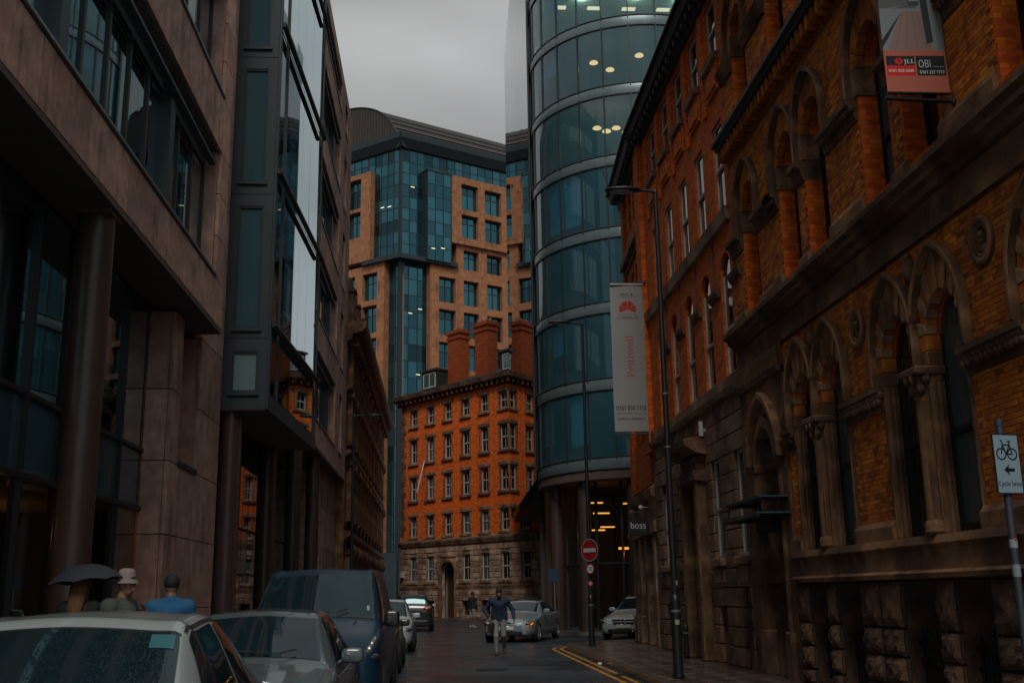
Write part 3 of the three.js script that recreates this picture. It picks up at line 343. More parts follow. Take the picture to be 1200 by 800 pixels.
    vous(c, S2, a0 - 0.03, R2, 0.63, 0.86, 10, 9); mesh('hood_mould', [hood(c, 12.78, 0.70, 0.90, 0.07, 0.13, 0.5)], M.gstoneB, G);
    sash(G, c - a0, c + a0, 10.87, S2, -0.28, { arch: R2, mat: M.black, f: 0.05 }); }
  // continuous bands
  for (let u = 2.62; u < L - 0.1; u += 1.55) mesh('ledge_stone', [course([[-0.6, 1.68], [0.16, 1.70], [0.17, 1.76], [0.10, 1.80], [0.09, 2.04], [0.14, 2.10], [0.10, 2.2], [-0.6, 2.2]], u + 0.004, Math.min(L, u + 1.546))], r() < 0.6 ? M.gstone : M.gstoneB, G);
  for (let u = 0; u < L - 0.1; u += 2.3) mesh('frieze_stone', [course([[-0.1, 5.82], [0.06, 5.80], [0.06, 6.2], [-0.1, 6.2]], u + 0.004, Math.min(L, u + 2.296))], r() < 0.75 ? M.gstone : M.gstoneB, G);
  mesh('cornice_lip', [course([[-0.1, 6.2], [0.13, 6.22], [0.15, 6.3], [0.24, 6.33], [0.24, 6.40], [0.32, 6.45], [0.32, 6.53], [0.05, 6.68], [-0.3, 6.68]], 0, L)], M.gstoneB, G);
  mesh('corbel_cornice', [course([[-0.1, 10.45], [0.24, 10.47], [0.26, 10.53], [0.33, 10.56], [0.33, 10.64], [0.05, 10.78], [-0.4, 10.86]], 0, L)], M.lead, G);
  for (let u = 0.08; u < 13; u += 0.235) mesh('corbel', [cb(u - 0.055, u + 0.055, 10.22, 10.46, 0, 0.2, 0.012)], brickV[(u * 7 | 0) % 3], G);
  mesh('eaves_cornice', [course([[-0.1, 14.2], [0.2, 14.25], [0.5, 14.45], [0.5, 14.62], [-0.6, 14.7]], 0, L)], M.lead, G);
  // roundels with carved heads
  for (const [u, y] of [[6.02, 5.2], [9.66, 5.3]]) { const m = mesh('roundel', [new THREE.TorusGeometry(0.215, 0.045, 10, 28).scale(1, 1.12, 1).translate(u, y, 0.03), new THREE.TorusGeometry(0.155, 0.022, 8, 24).scale(1, 1.12, 1).translate(u, y, 0.03)], M.gstone, G); mesh('carved_head', [ell(u, y + 0.03, 0.02, 0.07, 0.09, 0.07, 10), ell(u, y - 0.09, 0.0, 0.11, 0.06, 0.05, 10), ell(u + 0.03, y + 0.05, 0.05, 0.05, 0.05, 0.05, 8), new THREE.CylinderGeometry(0.2, 0.2, 0.02, 20).rotateX(Math.PI / 2).scale(1, 1.1, 1).translate(u, y, 0.0)], M.gstoneB, m); }
  // stone entrance bay with pointed hood, fluted strip and glazed canopy
  mesh('entrance_stone', [ext([[0.0, 1.7], [2.6, 1.7], [2.6, 5.8], [0, 5.8]], 0.055, 0.0, [opening(1.5, 0.72, 1.7, 3.75, 1.0)]), ext(rectP(0, 2.6, 0.1, 1.7), 0.68, -0.625, [rectP(0.88, 2.12, 0.1, 1.7)])], M.gstone, G);
  mesh('entrance_hood', [hood(1.5, 3.85, 0.98, 1.28, 0.11, 0.2)], M.gstone, G); mesh('entrance_arch', [ext([...archPts(1.5, 3.75, 0.74, 0.92, 16), ...archPts(1.5, 3.75, 0.6, 0.74, 16).reverse()], 0.16, -0.02, [], 0.02), cyl(0.8, 0.5, 3.75, 0.02, 0.09, 0.09, 12), cyl(2.2, 0.5, 3.75, 0.02, 0.09, 0.09, 12), cb(0.62, 0.95, 0.1, 0.9, -0.1, 0.14, 0.03), cb(2.05, 2.38, 0.1, 0.9, -0.1, 0.14, 0.03), cb(0.66, 0.93, 3.7, 3.85, -0.1, 0.14, 0.02), cb(2.07, 2.34, 3.7, 3.85, -0.1, 0.14, 0.02)], M.gstoneB, G);
  for (let u = 0.14; u < 2.55; u += 0.118) mesh('flute', [cb(u - 0.034, u + 0.034, 5.42, 5.78, 0.055, 0.13, 0.02)], M.gstone, G);
  mesh('fluted_strip_base', [course([[0, 5.28], [0.13, 5.32], [0.15, 5.41], [0, 5.42]], 0.02, 2.6)], M.gstoneB, G);
  mesh('door_lining', [bx(0.85, 0.9, 0.1, 3.75, -0.6, 0.0), bx(2.1, 2.15, 0.1, 3.75, -0.6, 0.0), ext([...archPts(1.5, 3.75, 0.66, 0.79, 16), ...archPts(1.5, 3.75, 0.59, 0.72, 16).reverse()], 0.6, -0.6)], M.gstoneB, G);
  const door = mesh('door', [bx(0.88, 1.49, 0.14, 2.75, -0.66, -0.6), bx(1.51, 2.12, 0.14, 2.75, -0.66, -0.6), bx(0.88, 2.12, 2.75, 2.85, -0.68, -0.56)], M.wood, G); mesh('handle', [bar([1.44, 1.0, -0.55], [1.44, 1.5, -0.55], 0.02)], M.iron, door); mesh('fanlight', [bx(0.86, 2.14, 2.85, 4.6, -0.66, -0.63)], M.darkGlass, G);
  const can = mesh('canopy', [bar([0.55, 3.12, 0], [0.55, 3.12, 0.58], 0.03), bar([2.45, 3.12, 0], [2.45, 3.12, 0.58], 0.03), bar([0.5, 2.86, 0], [0.5, 2.82, 0.62], 0.03), bar([2.5, 2.86, 0], [2.5, 2.82, 0.62], 0.03), bar([0.4, 2.82, 0.62], [2.6, 2.82, 0.62], 0.03), bar([0.4, 3.12, 0.58], [2.6, 3.12, 0.58], 0.025), bar([0.55, 3.12, 0.55], [0.55, 2.84, 0.58], 0.015), bar([2.45, 3.12, 0.55], [2.45, 2.84, 0.58], 0.015), bx(1.0, 2.0, 2.6, 2.85, 0.0, 0.2)], M.iron, G); mesh('canopy_glass', [bx(0.42, 2.58, 2.855, 2.885, 0.06, 0.64)], M.blueGlass, can); mesh('canopy_glass', [bx(0.46, 2.54, 3.135, 3.16, 0.06, 0.60)], M.blueGlass, can);
  // rock-faced plinth with basement lights behind railings
  const rockV = Array.from({ length: 5 }, (_, v) => { const g = new THREE.BoxGeometry(1, 1, 1, 7, 5, 1), p = g.attributes.position, q = rng(90 + v); const nz = {}; for (let i = 0; i < p.count; i++) if (p.getZ(i) > 0.4) { const x = p.getX(i), y = p.getY(i), e = Math.min(0.5 - Math.abs(x), 0.5 - Math.abs(y)); const k = x.toFixed(2) + y.toFixed(2); nz[k] ??= q(); p.setZ(i, e < 0.01 ? 0.30 : 0.62 + nz[k] * 0.7); } return toCreasedNormals(g.toNonIndexed(), 0.5); });
  const rows = [0.12, 0.36, 0.72, 1.08, 1.68]; let last = 2.62; const solids = []; for (const [a, b] of bwin) { solids.push([last, a]); last = b; } solids.push([last, L]);
  for (const [p, q] of solids) { mesh('plinth_core', [bx(p + 0.012, q - 0.012, 0.1, 1.675, -0.62, -0.012)], M.rockB, G); const n = Math.max(1, Math.round((q - p) / 0.72)); rows.slice(0, 4).forEach((y0, k) => { const y1 = rows[k + 1]; for (let i = 0; i < n; i++) { const w = (q - p) / n, o = piece('plinth_block', rockV[r() * 5 | 0], r() < 0.5 ? M.rock : M.rockB, G, p + (i + 0.5) * w, (y0 + y1) / 2, 0.03); o.scale.set(w - 0.03, y1 - y0 - 0.035, 0.065); } }); }
  for (const [a, b] of bwin) { mesh('basement_window', [bx(a, b, 0.1, 1.68, -0.64, -0.62)], M.darkGlass, G); mesh('apron', [bx(a + 0.02, b - 0.02, 0.12, 0.22, -0.4, -0.02)], M.rockB, G);
    const rail = mesh('railing', [bx(a + 0.01, b - 0.01, 0.86, 0.93, -0.2, -0.13), bx(a + 0.01, b - 0.01, 0.66, 0.70, -0.19, -0.14)], M.iron, G); for (let u = a + 0.06; u < b; u += 0.1) mesh('baluster', [bar([u, 0.2, -0.165], [u, 1.02, -0.165], 0.011, 6), new THREE.ConeGeometry(0.024, 0.09, 6).translate(u, 1.06, -0.165)], M.iron, rail); }
}
// ---------- plainer brick building further on, with rusticated stone ground floor ----------
{
  const F = thing('rusticated_brick_building', 'red brick building on rusticated stone ground floor with deep black eaves', 'building', [6, 0, -29.35], -Math.PI / 2), r = rng(23), L = 8.83;
  const cols = [1.5, 3.17, 4.84, 6.51, 8.18], wa = 0.40, st = [M.dstone, M.dstoneB];
  const holes = [...cols.map(u => opening(u, wa, 5.9, 8.1, 0.42, 10)), ...cols.map(u => rectP(u - wa, u + wa, 9.4, 11.45)), ...cols.map(u => rectP(u - wa, u + wa, 12.95, 14.35))];
  mesh('wall', [ext(rectP(0, L, 5.5, 15.0), 0.4, -0.4, holes)], M.brickFar, F);
  mesh('back_wall', [bx(-4.5, L, 0, 14.9, -7, -0.9), bx(L - 0.1, L, 5, 14.9, -0.9, -0.4)], M.interiorDark, F);
  for (const u of cols) { sash(F, u - wa, u + wa, 5.9, 8.1, -0.07, { arch: 0.42, mid: 6.9 }); sash(F, u - wa, u + wa, 9.4, 11.45, -0.07, {}); sash(F, u - wa, u + wa, 12.95, 14.35, -0.07, {});
    mesh('window_sill', [cb(u - 0.52, u + 0.52, 12.76, 12.94, -0.1, 0.14, 0.015)], M.dstone, F); mesh('brick_apron', [bx(u - 0.46, u + 0.46, 12.1, 12.76, 0, 0.05), bx(u - 0.36, u + 0.36, 12.2, 12.62, 0.05, 0.085)], M.brickFar, F);
    mesh('brick_pilaster', [bx(u - 0.80, u - 0.60, 11.9, 14.4, 0.001, 0.07)], M.brickFar, F);
    mesh('impost_cap', [course([[-0.1, 7.66], [0.04, 7.68], [0.09, 7.78], [0.10, 7.88], [-0.1, 7.9]], u + 0.46, u + 1.21)], M.gstoneB, F);
    mesh('downpipe_strip', [bx(u + 0.80, u + 0.87, 8.0, 9.05, 0.0, 0.02)], M.gstone, F); }
  mesh('sill_course', [course([[-0.1, 9.02], [0.1, 9.06], [0.13, 9.34], [-0.1, 9.38]], 0, L)], M.dstone, F);
  mesh('storey_course', [course([[-0.1, 5.46], [0.14, 5.5], [0.16, 5.62], [0.10, 5.66], [0.10, 5.86], [-0.1, 5.9]], 0, L)], M.dstone, F);
  // ground floor of stone blocks
  const gwin = [[8.1, 8.78, 2.25, 4.35], [6.25, 6.93, 2.25, 4.35], [3.0, 3.6, 2.25, 4.1], [0.9, 1.5, 2.25, 4.1]], base = [[8.1, 8.7, 0.3, 1.35], [6.3, 6.9, 0.3, 1.3], [2.9, 3.5, 0.3, 1.3], [0.9, 1.5, 0.3, 1.3]], doorR = [4.35, 5.55, 0.12, 3.9], all = [...gwin, ...base, doorR];
  mesh('ground_floor_core', [ext(rectP(0, L, 0.1, 5.48), 0.4, -0.46, all.map(([a, b, c, d]) => rectP(a, b, c, d)))], M.dstoneB, F);
  const H = 0.383; for (let k = 0; k < 14; k++) { const y0 = 0.12 + k * H, y1 = y0 + H, cuts = all.filter(([, , c, d]) => y0 < d - 0.05 && y1 > c + 0.05).map(([a, b]) => [a, b]).sort((p, q) => p[0] - q[0]); let u = 0; const runs = []; for (const [a, b] of cuts) { if (a > u + 0.03) runs.push([u, a]); u = b; } if (L > u + 0.03) runs.push([u, L]);
    for (const [p, q] of runs) { const n = Math.max(1, Math.round((q - p) / 1.05)), w = (q - p) / n; for (let i = 0; i < n; i++) { const g = boxUV(cbox(w - 0.006, H - 0.022, 0.1, 0.014).translate(p + (i + 0.5) * w, (y0 + y1) / 2, 0)); const o = new THREE.Mesh(g, st[r() * 2 | 0]); o.name = 'stone_block'; o.castShadow = o.receiveShadow = true; F.add(o); } } }
  for (const [a, b, c, d] of gwin) { sash(F, a, b, c, d, -0.05, {}); mesh('window_sill', [cb(a - 0.1, b + 0.1, c - 0.16, c, -0.2, 0.16, 0.015), cb(a, b, c - 0.5, c - 0.17, -0.1, 0.09, 0.015)], M.dstoneB, F); }
  for (const [a, b, c, d] of base) mesh('basement_window', [bx(a, b, c, d, -0.42, -0.4)], M.darkGlass, F);
  mesh('doorcase', [cb(4.1, 4.35, 0.12, 4.0, 0.05, 0.3, 0.03), cb(5.55, 5.8, 0.12, 4.0, 0.05, 0.3, 0.03), course([[0, 3.95], [0.35, 4.0], [0.38, 4.2], [0, 4.25]], 4.0, 5.9), course([[0, 4.55], [0.3, 4.6], [0.55, 4.75], [0.58, 4.9], [0, 5.0]], 3.9, 6.0), cb(4.15, 5.75, 4.25, 4.55, 0.05, 0.26, 0.02)], M.gstoneB, F);
  const dr = mesh('door', [bx(4.35, 5.55, 0.12, 3.9, -0.4, -0.35), bx(4.45, 4.9, 0.3, 1.6, -0.35, -0.33), bx(5.0, 5.45, 0.3, 1.6, -0.35, -0.33), bx(4.45, 4.9, 1.8, 3.6, -0.35, -0.33), bx(5.0, 5.45, 1.8, 3.6, -0.35, -0.33)], mat([0.16, 0.075, 0.04], 0.5), F); mesh('door_plate', [bx(4.6, 4.95, 2.0, 2.28, -0.33, -0.31)], mat([0.4, 0.2, 0.05], 0.3, { metalness: 0.7 }), dr);
  mesh('wall_lamp', [cyl(6.0, 4.95, 5.28, 0.16, 0.055, 0.055, 12), bx(5.97, 6.03, 5.05, 5.12, 0.05, 0.16)], M.white, F);
  // corner bay, turned slightly into the side street
  const E = 4.9, tw = (g) => g.rotateY(-0.055); // local u from -E to 0
  const ch = [-4.2, -3.1, -2.0].flatMap(u => [[5.95, 8.2], [9.5, 11.5], [12.95, 14.3]].map(([a, b], k) => k ? rectP(u - 0.33, u + 0.33, a, b) : opening(u, 0.33, a, b - 0.3, 0.33, 8)));
  mesh('corner_wall', [tw(ext(rectP(-E, -0.9, 4.6, 14.9), 0.4, -0.4, ch))], M.brickFar, F);
  mesh('corner_pilaster', [tw(bx(-0.95, 0.02, 5.4, 14.8, -0.4, 0.14)), tw(bx(-E - 0.02, -E + 0.5, 4.6, 14.8, -0.4, 0.08))], M.brickFar, F);
  for (const u of [-4.2, -3.1, -2.0]) for (const [a, b] of [[5.95, 8.2], [9.5, 11.5], [12.95, 14.3]]) { const w = mesh('window', [tw(bx(u - 0.33, u - 0.28, a, b, -0.25, -0.18)), tw(bx(u + 0.28, u + 0.33, a, b, -0.25, -0.18)), tw(bx(u - 0.28, u + 0.28, (a + b) / 2 - 0.025, (a + b) / 2 + 0.025, -0.25, -0.18))], M.wood, F); mesh('pane', [tw(bx(u - 0.34, u + 0.34, a, b, -0.27, -0.255))], M.darkGlass, w); }
  mesh('corner_sill', [tw(cb(-4.7, -1.0, 12.0, 12.25, -0.1, 0.2, 0.02))], M.dstoneB, F); mesh('corner_sill', [tw(cb(-4.7, -1.0, 11.8, 11.9, -0.1, 0.08, 0.02))], M.dstoneB, F); mesh('corner_sill', [tw(cb(-4.7, -1.0, 9.1, 9.35, -0.1, 0.14, 0.02))], M.dstoneB, F);
  mesh('shopfront', [tw(course([[-0.4, 3.2], [0.12, 3.2], [0.12, 3.5], [0.05, 3.52], [0.05, 4.15], [0.16, 4.2], [0.2, 4.4], [-0.1, 4.62], [-0.4, 4.62]], -E - 0.05, 0)), ...[-4.75, -3.6, -2.3, -0.5].map(u => tw(cb(u - 0.22, u + 0.22, 0.1, 3.2, -0.3, 0.08, 0.03))), ...[-4.75, -3.6].map(u => tw(cb(u - 0.27, u + 0.27, 0.1, 0.9, -0.3, 0.14, 0.03)))], M.dstone, F);
  mesh('shop_glass', [tw(bx(-E, -0.3, 0.5, 3.2, -0.30, -0.285))], M.darkGlass, F); mesh('stall_riser', [tw(bx(-E, -0.3, 0.1, 0.5, -0.32, -0.16))], M.dstoneB, F);
  mesh('side_wall', [tw(bx(-E + 0.0, -E + 0.4, 0, 14.9, -12, -0.4))], M.brickFar, F);
  // eaves
  mesh('eaves', [course([[-0.4, 14.5], [0.1, 14.52], [0.14, 14.72], [0.34, 14.76], [0.42, 14.98], [-0.4, 15.0]], -0.2, L)], M.lead, F); mesh('eaves', [tw(course([[-0.4, 14.4], [0.1, 14.42], [0.14, 14.62], [0.36, 14.66], [0.44, 14.92], [-0.4, 14.95]], -E - 0.4, -0.2))], M.lead, F);
  for (let u = -4.6; u < L - 0.1; u += 0.42) mesh('eaves_bracket', [(u < -0.2 ? tw : (g) => g)(cb(u - 0.05, u + 0.05, 14.52, 14.70, 0.08, 0.3, 0.02))], M.lead, F);
  mesh('gutter', [bar([-0.2, 15.02, 0.44], [L, 15.02, 0.44], 0.06, 10)], M.iron, F); mesh('gutter', [tw(bar([-E - 0.4, 14.97, 0.47], [-0.2, 14.97, 0.47], 0.06, 10))], M.iron, F);
  mesh('roof', [course([[0.3, 15.0], [-4, 17.4], [-7, 17.4], [-7, 15.0]], -5, L)], M.slate, F);
  mesh('floodlight', [tw(ell(-2.9, 3.95, 0.35, 0.08, 0.06, 0.08, 10)), tw(bar([-2.9, 3.95, 0.02], [-2.9, 3.95, 0.33], 0.015)), tw(ell(-1.2, 3.95, 0.3, 0.07, 0.07, 0.07, 10)), tw(bar([-1.2, 3.95, 0.02], [-1.2, 3.95, 0.28], 0.015))], M.white, F);
}
// ---------- orange brick block closing the street ----------
{
  const D = thing('orange_brick_block', 'five-storey orange brick block with white sash windows and tall chimneys', 'building', [-2.8, 0, -80.8], -0.9113), r = rng(31), L = 15.9;
  const cols = [0, 1, 2, 3, 4, 5, 6].map(k => 1.56 + k * 2.03), rows = [[13.9, 15.1], [11.12, 12.86], [8.38, 10.08], [5.72, 7.22]], a = 0.42;
  mesh('wall', [ext(rectP(0, L, 5.2, 16), 0.35, -0.35, cols.flatMap(u => rows.map(([p, q]) => rectP(u - a, u + a, p, q))))], M.brickD, D);
  mesh('side_wall', [bx(0, 0.35, 0, 16, -9, -0.36), bx(L - 0.35, L, 0, 16, -9, -0.36)], M.brickD, D);
  mesh('back_wall', [bx(0.4, L - 0.4, 0, 15.9, -9, -0.75)], M.interiorDark, D);
  for (let y = 5.8; y < 15.7; y += 0.42) mesh('quoin', [cb(-0.02, (y * 2.4 | 0) % 2 ? 0.42 : 0.62, y, y + 0.4, -0.2, 0.03, 0.02)], M.dstoneB, D);
  for (const u of cols) for (const [p, q] of rows) { mesh('window_surround', [bx(u - a - 0.1, u - a, p, q, -0.1, 0.04), bx(u + a, u + a + 0.1, p, q, -0.1, 0.04), cb(u - a - 0.2, u + a + 0.2, q, q + 0.24, -0.1, 0.07, 0.015), cb(u - a - 0.2, u + a + 0.2, p - 0.17, p, -0.1, 0.13, 0.015)], M.dstone, D); sash(D, u - a, u + a, p, q, -0.16, { f: 0.085, bar: true, pane: r() < 0.35 ? M.blindGlass : M.darkGlass }); }
  // stone ground floor
  const gw = cols.filter((_, k) => k !== 2), hs = [...gw.map(u => [u - 0.45, u + 0.45, 2.55, 4.35]), ...gw.map(u => [u - 0.5, u + 0.5, 0.3, 1.25])];
  mesh('ground_floor_core', [ext(rectP(0, L, 0.05, 5.2), 0.35, -0.36, [...hs.map(([p, q, b, t]) => rectP(p, q, b, t)), opening(5.65, 0.85, 0.06, 3.1, 0.85, 12)])], M.dressedB, D);
  const H = 0.37; for (let k = 0; k < 13; k++) { const y0 = 0.12 + k * H, y1 = y0 + H, cuts = [...hs.filter(([, , b, t]) => y0 < t - 0.08 && y1 > b + 0.08).map(([p, q]) => [p, q]), ...(y0 < 3.9 ? [[4.75, 6.55]] : [])].sort((p, q) => p[0] - q[0]); let u = 0; const runs = []; for (const [p, q] of cuts) { if (p > u + 0.05) runs.push([u, p]); u = Math.max(u, q); } if (L > u + 0.05) runs.push([u, L]);
    for (const [p, q] of runs) { const n = Math.max(1, Math.round((q - p) / 1.5)), w = (q - p) / n; for (let i = 0; i < n; i++) piece('stone_block', boxUV(cbox(w - 0.01, H - 0.045, 0.08, 0.02).translate(p + (i + 0.5) * w, (y0 + y1) / 2, 0.02)), r() < 0.5 ? M.dressed : M.dressedB, D, 0, 0, 0); } }
  for (const u of gw) { sash(D, u - 0.45, u + 0.45, 2.55, 4.35, -0.16, { f: 0.085, bar: true, pane: r() < 0.4 ? M.blindGlass : M.darkGlass }); mesh('basement_window', [bx(u - 0.5, u + 0.5, 0.3, 1.25, -0.3, -0.28)], M.darkGlass, D); mesh('window_sill', [cb(u - 0.6, u + 0.6, 2.38, 2.55, -0.1, 0.14, 0.015)], M.dstone, D); }
  mesh('door_arch', [ext([...archPts(5.65, 3.1, 1.0, 1.0, 14), ...archPts(5.65, 3.1, 0.8, 0.8, 14).reverse()], 0.14, 0.0, [], 0.02), cb(4.66, 4.86, 0.1, 3.1, -0.1, 0.14, 0.02), cb(6.44, 6.64, 0.1, 3.1, -0.1, 0.14, 0.02)], M.dstone, D); mesh('door', [bx(4.8, 6.5, 0.1, 4.0, -0.7, -0.66)], M.wood, D);
  mesh('string_course', [course([[-0.1, 5.0], [0.12, 5.05], [0.22, 5.3], [0.22, 5.42], [-0.1, 5.6]], -0.1, L), course([[-0.1, 2.1], [0.1, 2.12], [0.1, 2.3], [-0.1, 2.32]], 6.6, L), course([[-0.1, 2.1], [0.1, 2.12], [0.1, 2.3], [-0.1, 2.32]], -0.05, 4.6)], M.dstoneB, D);
  mesh('cornice', [course([[-0.1, 15.55], [0.12, 15.6], [0.2, 15.85], [0.55, 15.95], [0.65, 16.25], [-0.2, 16.35]], -0.5, L)], M.gstoneB, D);
  for (let u = 0; u < L; u += 0.55) mesh('cornice_bracket', [cb(u - 0.09, u + 0.09, 15.6, 15.94, 0.0, 0.42, 0.02)], M.gstoneB, D);
  mesh('roof', [course([[0.2, 16.3], [-2.6, 17.5], [-8, 17.5], [-8.8, 16.3]], 0, L)], M.slate, D);
  const dormer = (u) => { const d = mesh('dormer', [bx(u - 0.95, u + 0.95, 16.4, 17.95, -2.2, -0.5), bx(u - 1.05, u + 1.05, 17.95, 18.1, -2.3, -0.35)], M.slate, D); mesh('dormer_window', [bx(u - 0.75, u + 0.75, 16.7, 16.78, -0.5, -0.46), bx(u - 0.75, u + 0.75, 17.74, 17.82, -0.5, -0.46), bx(u - 0.75, u - 0.67, 16.78, 17.74, -0.5, -0.46), bx(u + 0.67, u + 0.75, 16.78, 17.74, -0.5, -0.46), bx(u - 0.04, u + 0.04, 16.78, 17.74, -0.5, -0.46)], M.white, d); mesh('pane', [bx(u - 0.67, u + 0.67, 16.78, 17.74, -0.495, -0.485)], M.blindGlass, d); };
  dormer(2.8); dormer(11.9);
  for (const u of [4.7, 7.9]) { const c = mesh('chimney', [bx(u - 0.72, u + 0.72, 16.8, 20.6, -2.2, -1.3), bx(u - 0.80, u + 0.80, 20.2, 20.4, -2.28, -1.22), bx(u - 0.84, u + 0.84, 20.6, 20.85, -2.32, -1.18)], M.chimneyBrick, D); for (let i = -1; i <= 1; i++) mesh('chimney_pot', [cyl(u + i * 0.45, 20.85, 21.2, -1.8, 0.14, 0.11, 10)], M.dstoneB, c); }
  mesh('flagpole', [bar([3.0, 11.2, 0.1], [4.9, 8.6, 2.2], 0.045)], M.white, D);
  mesh('lantern', [bx(0.35, 0.6, 2.9, 3.3, 0.05, 0.3)], M.white, D);
}
// ---------- tall office tower behind, stone frames and teal curtain walling under a barrel roof ----------
{
  const C = thing('tall_office_building', 'tall office building of tan stone frames and teal curtain wall under barrel roof', 'building', [-4.1, 0, -110]), r = rng(61);
  const TR = 0.5272, TL = -0.6562, rot = (t) => (g) => g.rotateY(t), RF = rot(TR), LF = rot(TL);
  const put = (t, name, g, m, u, y, z, jig = 0.012) => { const c = Math.cos(t), s = Math.sin(t); return piece(name, g, m, C, u * c + z * s, y, -u * s + z * c, t + (r() - 0.5) * jig, (r() - 0.5) * jig); };
  const gl = (p) => M.tealGlass[p < 0.42 ? 0 : p < 0.8 ? 1 : 2];
  function curtain(t, u0, u1, y0, y1, pw, ph, z) {
    const n = Math.max(1, Math.round((u1 - u0) / pw)), k = Math.max(1, Math.round((y1 - y0) / ph)), w = (u1 - u0) / n, h = (y1 - y0) / k, g = new THREE.BoxGeometry(w - 0.07, h - 0.07, 0.03), T = rot(t), fr = [];
    for (let j = 0; j < k; j++) for (let i = 0; i < n; i++) put(t, 'pane', g, gl(r() * 0.7 + (j % 3 === 2 ? 0.3 : 0)), u0 + (i + 0.5) * w, y0 + (j + 0.5) * h, z);
    for (let i = 0; i <= n; i++) fr.push(T(bx(u0 + i * w - 0.035, u0 + i * w + 0.035, y0, y1, z - 0.06, z + 0.07))); for (let j = 0; j <= k; j++) fr.push(T(bx(u0, u1, y0 + j * h - 0.035, y0 + j * h + 0.035, z - 0.055, z + 0.05)));
    mesh('curtain_frame', fr, M.greyDark, C); mesh('curtain_backing', [T(bx(u0, u1, y0, y1, z - 0.5, z - 0.1))], M.interiorDark, C);
  }
  curtain(TR, 0.1, 5.8, 37.2, 49.4, 0.95, 1.36, 0); curtain(TL, -3.7, -0.1, 37.2, 49.4, 0.9, 1.36, 0);
  curtain(TR, 5.8, 16, 47.4, 49.4, 1.0, 1.0, 0); curtain(TL, -12, -3.7, 47.5, 49.4, 1.0, 0.95, 0);
  curtain(TR, 2.7, 5.7, 36.9, 47.1, 1.0, 1.46, 1.05); mesh('bay_return', [RF(bx(2.66, 2.74, 36.9, 47.1, -0.1, 1.0)), RF(bx(2.6, 5.8, 47.1, 47.3, 0, 1.15))], M.greyDark, C);
  curtain(TR, 0.1, 3.4, 6, 36.6, 1.1, 1.8, -0.4); curtain(TL, -1.8, -0.1, 6, 36.6, 0.85, 1.8, -0.4);
  mesh('corner_post', [RF(bx(-0.15, 0.12, 5, 49.6, -0.4, 0.1))], M.greyDark, C);
  mesh('ledge', [RF(cb(-0.6, 6.7, 36.6, 37.15, -0.5, 0.9, 0.05)), LF(cb(-4.8, 0.4, 36.6, 37.15, -0.5, 0.9, 0.05))], M.greyDark, C);
  mesh('roof_cornice', [RF(course([[-1, 49.4], [0.3, 49.5], [0.9, 50.4], [1.0, 51.0], [-1, 51.1]], -0.5, 17)), LF(course([[-1, 49.4], [0.3, 49.5], [0.9, 50.4], [1.0, 51.0], [-1, 51.1]], -12, 0.5))], M.grey, C);
  // stone frames with window openings; each window is a part
  function frame(t, u0, u1, y0, y1, wins, z, depth) { const T = rot(t); mesh('stone_frame', [T(ext(rectP(u0, u1, y0, y1), depth, z - depth, wins.map(([a, b, c, d]) => rectP(a, b, c, d))))], M.officeStone, C);
    for (const [a, b, c, d] of wins) { const m = (a + b) / 2, h = (d - c) / 3, w = mesh('window', [T(bx(a, b, c, c + 0.08, z - 0.62, z - 0.5)), T(bx(a, b, d - 0.08, d, z - 0.62, z - 0.5)), T(bx(a, a + 0.08, c + 0.08, d - 0.08, z - 0.62, z - 0.5)), T(bx(b - 0.08, b, c + 0.08, d - 0.08, z - 0.62, z - 0.5)), T(bx(m - 0.04, m + 0.04, c + 0.08, d - 0.08, z - 0.62, z - 0.5)), T(bx(a + 0.08, b - 0.08, d - h - 0.04, d - h + 0.04, z - 0.62, z - 0.51))], M.greyDark, C); const tt = r(); for (const [p, q] of [[a + 0.08, m - 0.04], [m + 0.04, b - 0.08]]) { mesh('pane', [T(bx(p, q, c + 0.08, d - h - 0.04, z - 0.59, z - 0.57))], gl(tt * 0.9 + r() * 0.1), w); mesh('pane', [T(bx(p, q, d - h + 0.04, d - 0.08, z - 0.59, z - 0.57))], gl(r() * 0.6), w); } } }
  frame(TR, 5.8, 13.5, 39.4, 47.3, [[7.13, 9.36, 43.5, 46.5], [10.25, 12.5, 43.5, 46.4], [7.13, 9.36, 40.2, 42.9], [10.25, 12.5, 40.2, 42.9]], 0.9, 1.0);
  const cw = [[4.48, 6.6], [7.62, 9.6], [10.7, 12.75], [13.9, 15.9]], low = []; for (let k = 0; k < 7; k++) for (const [a, b] of cw) low.push([a, b, 32.55 - k * 3.65, 35.4 - k * 3.65]);
  frame(TR, 3.4, 17, 5, 36.6, low, 0.5, 1.0); frame(TR, 6.7, 17, 36.6, 39.4, [[7.62, 9.6, 36.6 + 0.05, 38.9], [10.7, 12.75, 36.65, 38.9], [13.9, 15.9, 36.65, 38.9]], 0.5, 1.0); frame(TR, 13.5, 17, 39.4, 47.3, [[14, 16.5, 40.2, 42.9], [14, 16.5, 43.5, 46.4]], 0.3, 0.8);
  frame(TL, -12, -3.7, 37.1, 47.4, [[-7.1, -5.1, 43.4, 46.85], [-7.1, -5.1, 40.0, 43.0], [-10.6, -8.4, 43.4, 46.85], [-10.6, -8.4, 40.0, 43.0]], 0.8, 1.0);
  const ll = []; for (let k = 0; k < 7; k++) for (const [a, b] of [[-4.95, -2.83], [-8.1, -6.0], [-11.2, -9.2]]) ll.push([a, b, 32.65 - k * 3.65, 35.7 - k * 3.65]); frame(TL, -12, -1.8, 5, 36.6, ll, 0.5, 1.0);
